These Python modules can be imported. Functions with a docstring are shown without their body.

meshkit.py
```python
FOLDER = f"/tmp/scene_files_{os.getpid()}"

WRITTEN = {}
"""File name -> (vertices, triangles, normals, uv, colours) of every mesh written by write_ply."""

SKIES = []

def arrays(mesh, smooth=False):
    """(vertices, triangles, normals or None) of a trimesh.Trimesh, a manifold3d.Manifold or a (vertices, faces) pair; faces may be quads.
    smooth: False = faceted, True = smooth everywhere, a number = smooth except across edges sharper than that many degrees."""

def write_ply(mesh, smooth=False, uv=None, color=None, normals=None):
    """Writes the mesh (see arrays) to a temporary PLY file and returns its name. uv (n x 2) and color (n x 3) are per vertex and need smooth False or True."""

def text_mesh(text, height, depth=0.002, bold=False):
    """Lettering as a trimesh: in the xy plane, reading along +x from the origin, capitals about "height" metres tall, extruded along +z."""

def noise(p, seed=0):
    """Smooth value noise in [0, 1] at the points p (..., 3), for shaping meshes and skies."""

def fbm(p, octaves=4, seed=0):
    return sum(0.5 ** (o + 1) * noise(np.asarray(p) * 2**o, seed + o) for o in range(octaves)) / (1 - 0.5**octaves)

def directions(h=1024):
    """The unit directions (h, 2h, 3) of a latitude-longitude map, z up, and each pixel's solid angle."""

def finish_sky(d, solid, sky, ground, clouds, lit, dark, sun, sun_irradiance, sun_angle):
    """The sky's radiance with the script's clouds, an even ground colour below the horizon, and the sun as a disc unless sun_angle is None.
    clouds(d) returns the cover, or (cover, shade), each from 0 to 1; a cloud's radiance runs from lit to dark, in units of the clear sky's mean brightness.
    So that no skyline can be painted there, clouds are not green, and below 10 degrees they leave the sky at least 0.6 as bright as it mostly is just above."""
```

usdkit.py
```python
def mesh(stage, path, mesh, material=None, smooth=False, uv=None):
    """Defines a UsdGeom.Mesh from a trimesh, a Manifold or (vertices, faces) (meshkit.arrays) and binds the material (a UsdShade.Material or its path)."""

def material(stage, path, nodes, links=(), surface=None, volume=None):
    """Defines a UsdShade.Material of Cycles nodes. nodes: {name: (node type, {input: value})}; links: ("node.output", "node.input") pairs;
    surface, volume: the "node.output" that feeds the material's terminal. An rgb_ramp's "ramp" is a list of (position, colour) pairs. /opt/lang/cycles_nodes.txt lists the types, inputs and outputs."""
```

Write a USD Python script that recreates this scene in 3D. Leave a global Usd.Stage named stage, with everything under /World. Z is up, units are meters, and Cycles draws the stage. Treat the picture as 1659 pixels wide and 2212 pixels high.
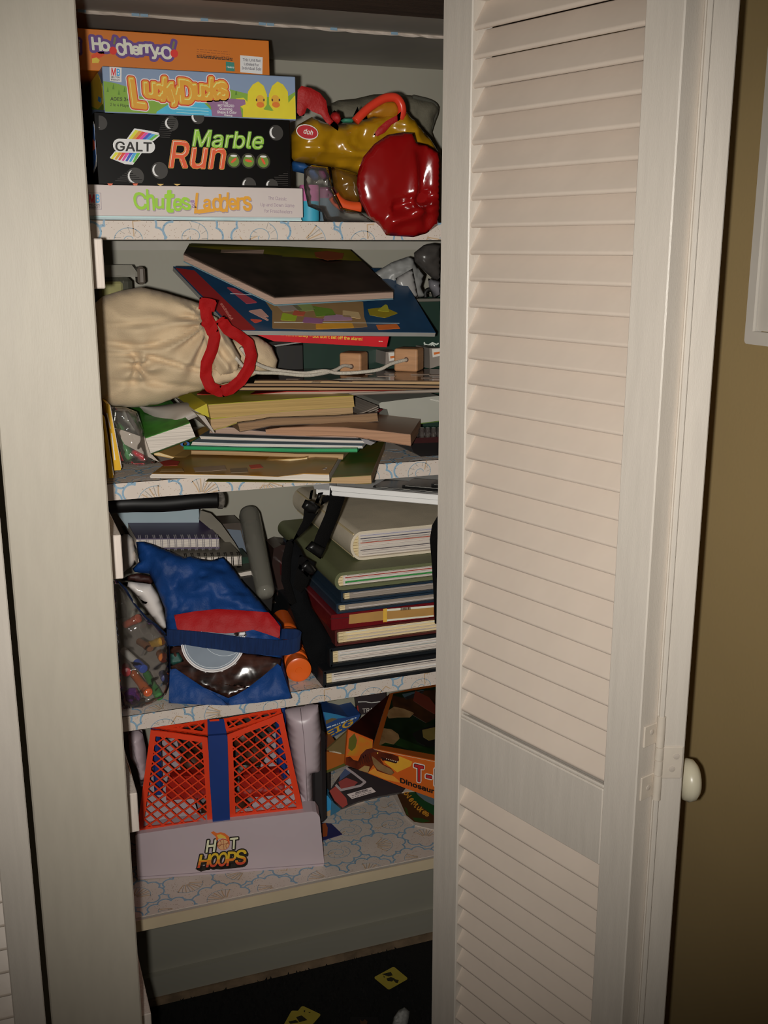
import math, random, numpy as np, trimesh, shapely, usdkit, meshkit
from shapely.geometry import Polygon, MultiPolygon, LineString, Point, box as sbox
from shapely import affinity
from shapely.ops import unary_union
from scipy.spatial import Delaunay
from pxr import Usd, UsdGeom, UsdLux, UsdShade, Gf, Sdf
import manifold3d as m3
stage = Usd.Stage.CreateInMemory()
UsdGeom.SetStageUpAxis(stage, 'Z'); UsdGeom.SetStageMetersPerUnit(stage, 1.0)
UsdGeom.Xform.Define(stage, '/World'); UsdGeom.Scope.Define(stage, '/World/Looks')
A3 = lambda *v: np.array(v, float)
# ---------------------------------------------------------------- camera (lens at the world origin's x, y; z 0 is lens height)
W, H, FPX = 1659, 2212, 2293.9
YAW, PITCH, ROLL = math.radians(20.35), math.radians(-14.03), math.radians(-.034)
FWD = A3(math.sin(YAW)*math.cos(PITCH), math.cos(YAW)*math.cos(PITCH), math.sin(PITCH))
RT = A3(math.cos(YAW), -math.sin(YAW), 0); UPV = np.cross(RT, FWD)
RT, UPV = math.cos(ROLL)*RT+math.sin(ROLL)*UPV, -math.sin(ROLL)*RT+math.cos(ROLL)*UPV
LIFT = 1.265                       # the lens is this high above the floor; everything below is measured from the lens
cam = UsdGeom.Camera.Define(stage, '/World/camera')
cam.CreateHorizontalApertureAttr(36.0); cam.CreateFocalLengthAttr(36.0*FPX/W)
cam.CreateVerticalApertureAttr(36.0*H/W)
cam.CreateClippingRangeAttr(Gf.Vec2f(.02, 50)); cam.CreateExposureAttr(0.0)
mtx = Gf.Matrix4d(*RT, 0, *UPV, 0, *(-FWD), 0, 0, 0, LIFT, 1)
cam.AddTransformOp().Set(mtx)
# ---------------------------------------------------------------- light: the camera's flash, a little left of and below the lens, and faint room light
fp = A3(0, 0, LIFT)-.034*RT-.010*UPV
fl = UsdLux.SphereLight.Define(stage, '/World/camera_flash')
fl.CreateRadiusAttr(.009); fl.CreateIntensityAttr(13800.0); fl.CreateColorAttr(Gf.Vec3f(1, .96, .89))
aim = FWD+.07*UPV+.01*RT; aim = aim/np.linalg.norm(aim); ar = np.cross(aim, UPV); ar /= np.linalg.norm(ar); au = np.cross(ar, aim)
fl.AddTransformOp().Set(Gf.Matrix4d(*ar, 0, *au, 0, *(-aim), 0, *fp, 1))
sh = UsdLux.ShapingAPI.Apply(fl.GetPrim()); sh.CreateShapingConeAngleAttr(38.0); sh.CreateShapingConeSoftnessAttr(1.0)
dome = UsdLux.DomeLight.Define(stage, '/World/room_light'); dome.CreateIntensityAttr(.012); dome.CreateColorAttr(Gf.Vec3f(1, .82, .6))
# ---------------------------------------------------------------- helpers
def ray(x, y): return FWD+(x-W/2)/FPX*RT-(y-H/2)/FPX*UPV
def pY(x, y, Y): d = ray(x, y); return d*(Y/d[1])
def pZ(x, y, z): d = ray(x, y); return d*(z/d[2])
def pX(x, y, X): d = ray(x, y); return d*(X/d[0])
def pP(x, y, p, n): d = ray(x, y); return d*(np.dot(p, n)/np.dot(d, n))
def unit(v): v = np.asarray(v, float); return v/np.linalg.norm(v)
def lin(h, g=1.0):
    h = h.lstrip('#'); v = np.array([int(h[i:i+2], 16) for i in (0, 2, 4)])/255
    v = np.where(v < .04045, v/12.92, ((v+.055)/1.055)**2.4)*g
    return tuple(np.clip(v, 0, .88))
LOOKS = {}
def mat(name, col, rough=.5, var=.07, scale=30, bump=0., bscale=150, stretch=None, metal=0., coat=0., sheen=0., spec=.5, tint=None, tl=0.):
    """procedural paint, card, cloth, plastic: noise-varied colour, optional bump and stretch of the noise."""
    if name in LOOKS: return LOOKS[name]
    c = np.array(lin(col) if isinstance(col, str) else col); c2 = np.array(lin(tint)) if tint else np.clip(c*(1+var), 0, .9)
    n = {'g': ('texture_coordinate', {}), 'm': ('mapping', {'scale': stretch or (1, 1, 1)}),
         'n': ('noise_texture', {'scale': scale, 'detail': 4.}), 'r': ('rgb_ramp', {'ramp': [(.3, tuple(c*(1-var))), (.7, tuple(c2))]}),
         'p': ('principled_bsdf', {'roughness': rough, 'metallic': metal, 'coat_weight': coat, 'sheen_weight': sheen, 'specular_ior_level': spec})}
    l = [('g.object', 'm.vector'), ('m.vector', 'n.vector'), ('n.fac', 'r.fac'), ('r.color', 'p.base_color')]
    if bump:
        n['bn'] = ('noise_texture', {'scale': bscale, 'detail': 3.}); n['b'] = ('bump', {'strength': bump, 'distance': .002})
        l += [('m.vector', 'bn.vector'), ('bn.fac', 'b.height'), ('b.normal', 'p.normal')]
    out = 'p.BSDF'
    LOOKS[name] = usdkit.material(stage, '/World/Looks/'+name, n, l, surface=out)
    return LOOKS[name]
def film(name, col, haze=.12, rough=.08):
    """thin clear plastic: see-through, with gloss by angle and a little milky scatter."""
    if name in LOOKS: return LOOKS[name]
    n = {'t': ('transparent_bsdf', {'color': (.97, .97, .97)}), 'd': ('diffuse_bsdf', {'color': lin(col)}), 'g': ('glossy_bsdf', {'roughness': rough, 'color': (.9, .9, .9)}),
         'f': ('fresnel', {'IOR': 1.45}), 'a': ('mix_closure', {'fac': haze}), 'b': ('mix_closure', {})}
    LOOKS[name] = usdkit.material(stage, '/World/Looks/'+name, n, [('t.BSDF', 'a.closure1'), ('d.BSDF', 'a.closure2'), ('a.closure', 'b.closure1'), ('g.BSDF', 'b.closure2'), ('f.fac', 'b.fac')], surface='b.closure')
    return LOOKS[name]
def pages(name, col, fine=1400):
    """paper block: fine horizontal leaves."""
    if name in LOOKS: return LOOKS[name]
    c = np.array(lin(col) if isinstance(col, str) else col)
    n = {'g': ('geometry', {}), 'm': ('mapping', {'scale': (6, 6, fine)}), 'n': ('noise_texture', {'scale': 1., 'detail': 2.}),
         'r': ('rgb_ramp', {'ramp': [(.3, tuple(c*.72)), (.6, tuple(c))]}), 'b': ('bump', {'strength': .25, 'distance': .0006}), 'p': ('principled_bsdf', {'roughness': .85, 'specular_ior_level': .2})}
    LOOKS[name] = usdkit.material(stage, '/World/Looks/'+name, n, [('g.position', 'm.vector'), ('m.vector', 'n.vector'), ('n.fac', 'r.fac'), ('r.color', 'p.base_color'), ('n.fac', 'b.height'), ('b.normal', 'p.normal')], surface='p.BSDF')
    return LOOKS[name]
GAIN = 1.
def flat(col, g=1.6, rough=.55):
    """print ink or card of one colour."""
    g *= GAIN
    return mat('ink_%s_%d' % (col.lstrip('#'), round(g*100)), lin(col, g), rough=rough, var=.05, scale=60)
THINGS = []
class Thing:
    def __init__(s, name, label=None, cat=None, group=None, kind=None):
        s.name, s.meta, s.parts = name, {k: v for k, v in dict(label=label, category=cat, group=group, kind=kind).items() if v}, []
        THINGS.append(s)
    def p(s, name, mesh, m, smooth=False, under=None, label=None, kind=None):
        if mesh is None or not len(mesh.vertices): return None
        s.parts.append([name, mesh, m, smooth, under, {k: v for k, v in dict(label=label, kind=kind).items() if v}, None]); return len(s.parts)-1
USED = {}
def number(base, name):
    k = (base, name); n = USED.get(k, 0); USED[k] = n+1
    return f'{base}/{name}' if n == 0 else f'{base}/{name}_{n:03d}'
def write(t):
    vs = []
    for q in t.parts:
        v, f, nrm = meshkit.arrays(q[1], q[3]); q.append((v, f)); vs.append(v)
    allv = np.vstack(vs); lo, hi = allv.min(0), allv.max(0)
    base = A3((lo[0]+hi[0])/2, (lo[1]+hi[1])/2, lo[2])
    def put(path, q):
        m = q[1]; v, f, n = meshkit.arrays(m, False)
        m = usdkit.mesh(stage, path, (v-base, f), q[2], smooth=q[3])
        for k, x in q[5].items(): m.GetPrim().SetCustomDataByKey(k, x)
        return m
    if len(t.parts) == 1:
        path = number('/World', t.name); m = put(path, t.parts[0]); prim = m.GetPrim()
        UsdGeom.Xformable(m).AddTranslateOp().Set(Gf.Vec3d(*(base+A3(0, 0, LIFT))))
    else:
        path = number('/World', t.name); x = UsdGeom.Xform.Define(stage, path); x.AddTranslateOp().Set(Gf.Vec3d(*(base+A3(0, 0, LIFT)))); prim = x.GetPrim()
        for q in t.parts:
            up = path if q[4] is None else t.parts[q[4]][6]
            q[6] = number(up, q[0]); put(q[6], q)
    for k, v in t.meta.items(): prim.SetCustomDataByKey(k, v)
cat = lambda *ms: trimesh.util.concatenate([m for m in ms if m is not None])
def bx(x0, x1, y0, y1, z0, z1, b=.0):
    if x1 < x0: x0, x1 = x1, x0
    if b <= 0:
        m = trimesh.creation.box([x1-x0, y1-y0, z1-z0]); m.apply_translation([(x0+x1)/2, (y0+y1)/2, (z0+z1)/2]); return m
    pts = []
    for sx, X in ((1, x0), (-1, x1)):
        for sy, Y in ((1, y0), (-1, y1)):
            for sz, Z in ((1, z0), (-1, z1)):
                pts += [(X+sx*b, Y+sy*b, Z), (X+sx*b, Y, Z+sz*b), (X, Y+sy*b, Z+sz*b)]
    return trimesh.convex.convex_hull(np.array(pts))
def fix(m):
    if m.volume < 0: m.invert()
    return m
def frame_box(o, ex, ey, ez, a, b, b0=0.):
    """box from corner a to b given in the frame o, ex, ey, ez."""
    m = bx(min(a[0], b[0]), max(a[0], b[0]), min(a[1], b[1]), max(a[1], b[1]), min(a[2], b[2]), max(a[2], b[2]), b0)
    v = np.array(m.vertices); m = trimesh.Trimesh(o+v[:, :1]*ex+v[:, 1:2]*ey+v[:, 2:]*ez, m.faces, process=False)
    return fix(m)
def hull(pts): return trimesh.convex.convex_hull(np.array(pts))
OCC = {}
TURN = None     # (degrees, point): a pile whose fronts are turned about the vertical; Y is then counted from 1.27 at that point
def prism(poly, Y, depth=.2, shift=(0, 0)):
    """a photo outline standing in an upright plane at depth Y, carried back by depth (an extruded solid in the closet's own space)."""
    if TURN: c, s_ = math.cos(math.radians(TURN[0])), math.sin(math.radians(TURN[0])); u, d = A3(c, -s_, 0), A3(s_, c, 0); o = TURN[1]*A3(1, 1, 0)
    else: u, d, o = A3(1, 0, 0), A3(0, 1, 0), A3(0, Y, 0)
    P = Polygon([((q-o)@u, q[2]) for q in (pP(x, y, o, d) for x, y in poly)]).buffer(0); ms = []
    if TURN and len(TURN) > 2: P = P.intersection(sbox(-9, TURN[2]-o[2], 9, 9)).difference(OCC.get(TURN[3], Polygon()))
    for g in getattr(P, 'geoms', [P]):
        if g.area < 1e-6: continue
        m = trimesh.creation.extrude_polygon(g, depth, engine='earcut'); v = np.array(m.vertices); k = v[:, 2:]/depth; v[:, 2] += Y-1.27 if TURN else 0
        ms.append(fix(trimesh.Trimesh(o+v[:, :1]*u+v[:, 2:]*d+v[:, 1:2]*A3(0, 0, 1)+k*(u*shift[0]+A3(0, 0, shift[1])), m.faces, process=False)))
    return cat(*ms)
def slab(q, t, n=None):
    """flat plate under four corners, t thick."""
    q = np.array(q, float)
    if n is None:
        n = unit(np.cross(q[1]-q[0], q[3]-q[0])); n = n if n[2] > 0 else -n
    v = np.vstack([q, q-n*t]); f = [[0, 1, 2], [0, 2, 3], [4, 6, 5], [4, 7, 6]]
    for i in range(4): j = (i+1) % 4; f += [[i, i+4, j+4], [i, j+4, j]]
    return fix(trimesh.Trimesh(v, f, process=False))
def tube(pts, r, n=10, cap=True):
    pts = np.array(pts, float); r = np.broadcast_to(r, len(pts)); vs, fs = [], []
    t = np.gradient(pts, axis=0); t /= np.linalg.norm(t, axis=1)[:, None]
    a = np.cross(t[0], [0, 0, 1.]); a = unit(a if np.linalg.norm(a) > .1 else np.cross(t[0], [1., 0, 0]))
    for i, p in enumerate(pts):
        a = unit(a-t[i]*np.dot(a, t[i])); b = np.cross(t[i], a); th = np.arange(n)*2*np.pi/n
        vs.append(p+r[i]*(np.cos(th)[:, None]*a+np.sin(th)[:, None]*b))
    v = np.vstack(vs)
    for i in range(len(pts)-1):
        for k in range(n):
            q, w = i*n+k, i*n+(k+1) % n; fs += [[q, w, w+n], [q, w+n, q+n]]
    if cap:
        v = np.vstack([v, pts[0], pts[-1]]); e = len(v); o = (len(pts)-1)*n
        for k in range(n): fs += [[e-2, (k+1) % n, k], [e-1, o+k, o+(k+1) % n]]
    return fix(trimesh.Trimesh(v, fs, process=False))
def curve(pts, k=6):
    """smooth polyline through points."""
    p = np.array(pts, float); p = np.vstack([2*p[0]-p[1], p, 2*p[-1]-p[-2]]); out = []
    for i in range(1, len(p)-2):
        for t in np.arange(k)/k:
            out.append(.5*((2*p[i])+(p[i+1]-p[i-1])*t+(2*p[i-1]-5*p[i]+4*p[i+1]-p[i+2])*t*t+(3*p[i]-p[i-1]-3*p[i+1]+p[i+2])*t**3))
    return np.array(out+[p[-2]])
def lathe(prof, o, ax, n=28):
    """prof: (along, radius) pairs turned about the axis ax from o."""
    ax = unit(ax); a = np.cross(ax, [0, 0, 1.]); a = unit(a if np.linalg.norm(a) > .1 else A3(1, 0, 0)); b = np.cross(ax, a); th = np.arange(n)*2*np.pi/n; vs, fs = [], []
    for s, r in prof: vs.append(o+ax*s+max(r, 1e-5)*(np.cos(th)[:, None]*a+np.sin(th)[:, None]*b))
    for i in range(len(prof)-1):
        for k in range(n): q, w = i*n+k, i*n+(k+1) % n; fs += [[q, w, w+n], [q, w+n, q+n]]
    v = np.vstack(vs+[o+ax*prof[0][0], o+ax*prof[-1][0]]); e = len(v); z = (len(prof)-1)*n
    for k in range(n): fs += [[e-2, (k+1) % n, k], [e-1, z+k, z+(k+1) % n]]
    return fix(trimesh.Trimesh(v, fs, process=False))
def rounded(o, ex, ey, ez, half, r):
    s = [m3.Manifold.sphere(r, 16).translate([x*(half[0]-r), y*(half[1]-r), z*(half[2]-r)]) for x in (-1, 1) for y in (-1, 1) for z in (-1, 1)]
    m = m3.Manifold.batch_hull(s).to_mesh(); v = m.vert_properties[:, :3]
    return fix(trimesh.Trimesh(o+v[:, :1]*ex+v[:, 1:2]*ey+v[:, 2:3]*ez, m.tri_verts, process=False))
class Face:
    """a flat face in space that flat print lies on; print is laid out where the photograph shows it on that face."""
    def __init__(s, p, n):
        s.o, s.n = np.array(p, float), unit(n)
        s.u = unit(np.cross([0, 0, 1.], s.n)) if abs(s.n[2]) < .99 else A3(1, 0, 0); s.v = np.cross(s.n, s.u)
    def at(s, x, y): q = pP(x, y, s.o, s.n)-s.o; return np.array([q@s.u, q@s.v])
    def poly(s, pts): return Polygon([s.at(*p) for p in pts]).buffer(0)
    def line(s, pts, w): return LineString([s.at(*p) for p in pts]).buffer(w/2, cap_style=2)
    def dot(s, x, y, r, e=1.): return affinity.scale(Point(*s.at(x, y)).buffer(r, 12), 1, e)
    def ext(s, shape, lift=0., h=.0003):
        ms = []
        for g in getattr(shape, 'geoms', [shape]):
            if g.is_empty or g.geom_type != 'Polygon' or g.area < 1e-8: continue
            g = g.simplify(.00008)
            try: m = trimesh.creation.extrude_polygon(g, h, engine='earcut')
            except Exception: continue
            v = np.array(m.vertices); ms.append(trimesh.Trimesh(s.o+v[:, :1]*s.u+v[:, 1:2]*s.v+(v[:, 2:]+lift)*s.n, m.faces, process=False))
        return cat(*ms)
    def txt(s, string, a, b, c, bold=True):
        """lettering with baseline from photo point a to b and cap height up to c."""
        t, w = word(string, bold); a, b, c = s.at(*a), s.at(*b), s.at(*c); ex, ey = (b-a)/w, c-a
        return affinity.affine_transform(t, [ex[0], ey[0], ex[1], ey[1], a[0], a[1]]).buffer(0)
WORDS = {}
def word(string, bold=True):
    if (string, bold) not in WORDS:
        m = meshkit.text_mesh(string, 1.0, depth=.1, bold=bold); v = np.array(m.vertices)[:, :2]
        top = np.array(m.faces)[m.face_normals[:, 2] > .9]
        WORDS[string, bold] = (unary_union([Polygon(v[f]) for f in top]).buffer(.004), max(v[:, 0].max(), .05))
    return WORDS[string, bold]
def put(t, F, shapes, under=None):
    """shapes: (part name, shape, colour or material, layer)."""
    for name, shp, col, lay in shapes:
        if shp is None or shp.is_empty: continue
        gs = list(getattr(shp, 'geoms', [shp]))
        if len(gs) <= 8 and not name.startswith(('letter', 'maker', 'small')): many = gs
        else: many = [shp]
        for shp in many:
            m = F.ext(shp, lay*.0003)
            if m is not None and len(m.faces): t.p(name, m, flat(col) if isinstance(col, str) else col, under=under)
def crop(ox, oy, s): return lambda *pts: [(ox+x/s, oy+y/s) for x, y in pts]
def pillow(poly, p, n, front=.02, back=.006, edge=.02, h=.006, wr=None, smooth_it=2):
    """a stuffed or slack soft shape: the outline in the plane (p, n), swelling by front towards n and by back behind it; wr(x, y) adds folds."""
    F = Face(p, n); P = F.poly(poly)
    if P.geom_type != 'Polygon': P = max(P.geoms, key=lambda g: g.area)
    P = P.buffer(h*.3).buffer(-h*.3) if P.buffer(-h*.3).is_empty is False else P
    if P.geom_type != 'Polygon': P = max(P.geoms, key=lambda g: g.area)
    bd = np.array(P.exterior.segmentize(h).coords)[:-1]; x0, y0, x1, y1 = P.bounds
    gx, gy = np.meshgrid(np.arange(x0, x1, h), np.arange(y0, y1, h*.866)); gx[1::2] += h/2
    g = np.stack([gx.ravel(), gy.ravel()], 1); ins = P.buffer(-h*.55); g = g[shapely.contains_xy(ins, g[:, 0], g[:, 1])] if not ins.is_empty else g[:0]
    q = np.vstack([bd, g]); tri = Delaunay(q).simplices; c = q[tri].mean(1); tri = tri[shapely.contains_xy(P, c[:, 0], c[:, 1])]
    a, b, cc = q[tri[:, 0]], q[tri[:, 1]], q[tri[:, 2]]; ar2 = (b[:, 0]-a[:, 0])*(cc[:, 1]-a[:, 1])-(b[:, 1]-a[:, 1])*(cc[:, 0]-a[:, 0])
    tri = tri[np.abs(ar2) > 1e-12]; ar2 = ar2[np.abs(ar2) > 1e-12]; tri[ar2 < 0] = tri[ar2 < 0][:, [0, 2, 1]]
    d = shapely.distance(shapely.points(q), P.exterior); d[:len(bd)] = 0; k = np.clip(d/edge, 0, 1); pr = np.sqrt(1-(1-k)**2)
    pos = F.o+q[:, :1]*F.u+q[:, 1:2]*F.v
    z = front*pr
    if wr is not None:
        den = pos@FWD; px = W/2+FPX*(pos@RT)/den; py = H/2-FPX*(pos@UPV)/den; z = z+pr*wr(px, py)
    fr = pos+z[:, None]*F.n; nb = len(bd); bk = pos[nb:]-(back*pr[nb:])[:, None]*F.n
    m = np.arange(len(q)); m[nb:] += len(q)-nb
    return trimesh.Trimesh(np.vstack([fr, bk]), np.vstack([tri, m[tri][:, ::-1]]), process=False)
def wrinkle(a=.002, s=30., seed=0):
    return lambda x, y: a*2*(meshkit.fbm(np.stack([x/s, y/s*.6, 0*x+seed], -1), 3, seed)-.5)
def rumple(a, s, seed=0):
    """sharp creases: ridged noise."""
    def f(x, y):
        n = meshkit.fbm(np.stack([x/s+y/s*.5, y/s-x/s*.3, 0*x+seed], -1), 3, seed); return a*(1-np.abs(2*n-1)*3)
    return f
def stroke(pts, w):
    """outline (photo points) of a band w wide along points."""
    return list(LineString(pts).buffer(w/2, cap_style=2, join_style=1).exterior.coords)[:-1]
def book(label, top, bot, Y, depth, cover, page, group=None, name='book', category='book', ct=1.3, shift=(0, 0), cat_spine=False, lip=.0015):
    """a lying book: page block between the photo lines top and bot at the plane Y, thin covers above and below, spine at the back."""
    t = Thing(name, label, category, group)
    t.p('pages', prism(list(top)+list(bot)[::-1], Y, depth-.002, shift), page)
    up = [(x, y-ct) for x, y in top]; dn = [(x, y+ct) for x, y in bot]
    ms = [prism(list(up)+list(top)[::-1], Y-lip, depth, shift), prism(list(bot)+dn[::-1], Y-lip, depth, shift)]
    t.p('cover', ms[0], cover); t.p('cover', ms[1], cover)
    sp = prism(list(up)+dn[::-1], Y, .0006); d = A3(math.sin(math.radians(TURN[0])), math.cos(math.radians(TURN[0])), 0) if TURN else A3(0, 1, 0)
    sp.apply_translation(d*(depth-.001)+A3(shift[0], 0, shift[1]))
    t.p('spine', sp, cover)
    if TURN and len(TURN) > 2:
        o = TURN[1]*A3(1, 1, 0); u = A3(d[1], -d[0], 0); OCC[TURN[3]] = OCC.get(TURN[3], Polygon()).union(Polygon([((q-o)@u, q[2]) for q in (pP(x, y, o, d) for x, y in list(up)+dn[::-1])]).buffer(.0004))
    return t
Z = (0, 0, 1)
# ---------------------------------------------------------------- levels
S2, S3, S4, S5, FLOOR, YB, YF, XL, XR = .029, -.269, -.564, -.852, -1.265, 1.62, 1.25, .0955, .715
WHITE = mat('gloss_white_paint', lin('#dcd2c2', .9), .45, .035, 12, .10, 90, stretch=(14, 14, 1.2))
DOORW = mat('door_white_paint', lin('#d8cfc4', .92), .38, .04, 10, .12, 120, stretch=(16, 16, 1.5))
SLATW = mat('slat_white_paint', lin('#d9cabc', .98), .42, .025, 20, .08, 100)
WALLIN = mat('closet_wall_paint', lin('#c6c2b2', .74), .6, .03, 6, .05, 200)
UNDER = mat('shelf_board_paint', lin('#b9b4aa', 1.0), .6, .06, 15)
CREAM = mat('cream_edge_paint', lin('#d8c6a6', 1.0), .55, .06, 18)
ENDGRAIN = mat('painted_end_grain', lin('#e2d5ca', 1.0), .6, .10, 30, .35, 60, stretch=(9, 9, .6))
BEIGE = mat('beige_wall_paint', lin('#b29a6c', .82), .65, .03, 8, .06, 260)
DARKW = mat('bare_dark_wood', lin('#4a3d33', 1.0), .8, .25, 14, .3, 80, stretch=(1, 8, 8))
CARPET = mat('dark_carpet_ground', lin('#33302c', .3), .95, .3, 300, .8, 500)
def struct(name, mesh, m, smooth=False): t = Thing(name, kind='structure'); t.p(name, mesh, m, smooth); return t
struct('floor', bx(-1.2, 1.6, -.6, YB+.05, FLOOR-.03, FLOOR), CARPET)
struct('wall_back', bx(-.1, 1.0, YB, YB+.05, FLOOR-.03, .75), WALLIN)
struct('wall_left', bx(.01, XL, 1.088, YB, FLOOR-.03, .75), WALLIN)
struct('wall_right', bx(.722, .77, -.6, YB, FLOOR-.03, 1.1), BEIGE)
struct('ceiling', bx(-.1, .9, 1.0, YB+.05, .75, .78), WALLIN)
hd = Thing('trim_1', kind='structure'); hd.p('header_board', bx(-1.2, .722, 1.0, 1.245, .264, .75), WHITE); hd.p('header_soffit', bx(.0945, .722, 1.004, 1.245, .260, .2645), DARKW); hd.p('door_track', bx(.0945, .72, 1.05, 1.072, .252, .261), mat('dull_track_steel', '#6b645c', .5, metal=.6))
po = Thing('trim_2', kind='structure'); po.p('casing', bx(.0035, .0945, 1.0, 1.088, FLOOR, .264, .0015), mat('post_white_paint', lin('#cbc2b2', .8), .5, .03, 10, .07, 60, stretch=(12, 12, 2.)))
bb = Thing('baseboard_back', kind='structure'); bb.p('board', bx(XL, .722, YB-.012, YB, -1.252, -1.211), WALLIN); bb.p('shoe_strip', bx(XL, .722, YB-.018, YB, FLOOR, -1.2535), mat('worn_bare_strip', lin('#a48a6e', .8), .8, .3, 40))
random.seed(4)
tf = []
rg = np.random.default_rng(3)
# carpet pile: short tufts on the part of the closet floor that shows
pts = np.stack([rg.uniform(XL, .62, 5200), rg.uniform(1.02, YB-.02, 5200)], 1); v = []; f = []
for i, (x, y) in enumerate(pts):
    a, r, hh = rg.uniform(0, 6.3), .0028, rg.uniform(.004, .009); dx, dy = rg.normal(0, .002, 2); k = len(v)
    v += [(x+r*math.cos(a), y+r*math.sin(a), FLOOR), (x+r*math.cos(a+2.1), y+r*math.sin(a+2.1), FLOOR), (x+r*math.cos(a+4.2), y+r*math.sin(a+4.2), FLOOR), (x+dx, y+dy, FLOOR+hh)]
    f += [(k, k+1, k+3), (k+1, k+2, k+3), (k+2, k, k+3)]
t = Thing('carpet_pile', 'short dark brown carpet pile on the closet floor', 'carpet', kind='stuff'); t.p('carpet_pile', trimesh.Trimesh(v, f, process=False), mat('carpet_fibre', lin('#2e2b28', .35), .95, .35, 60))
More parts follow.
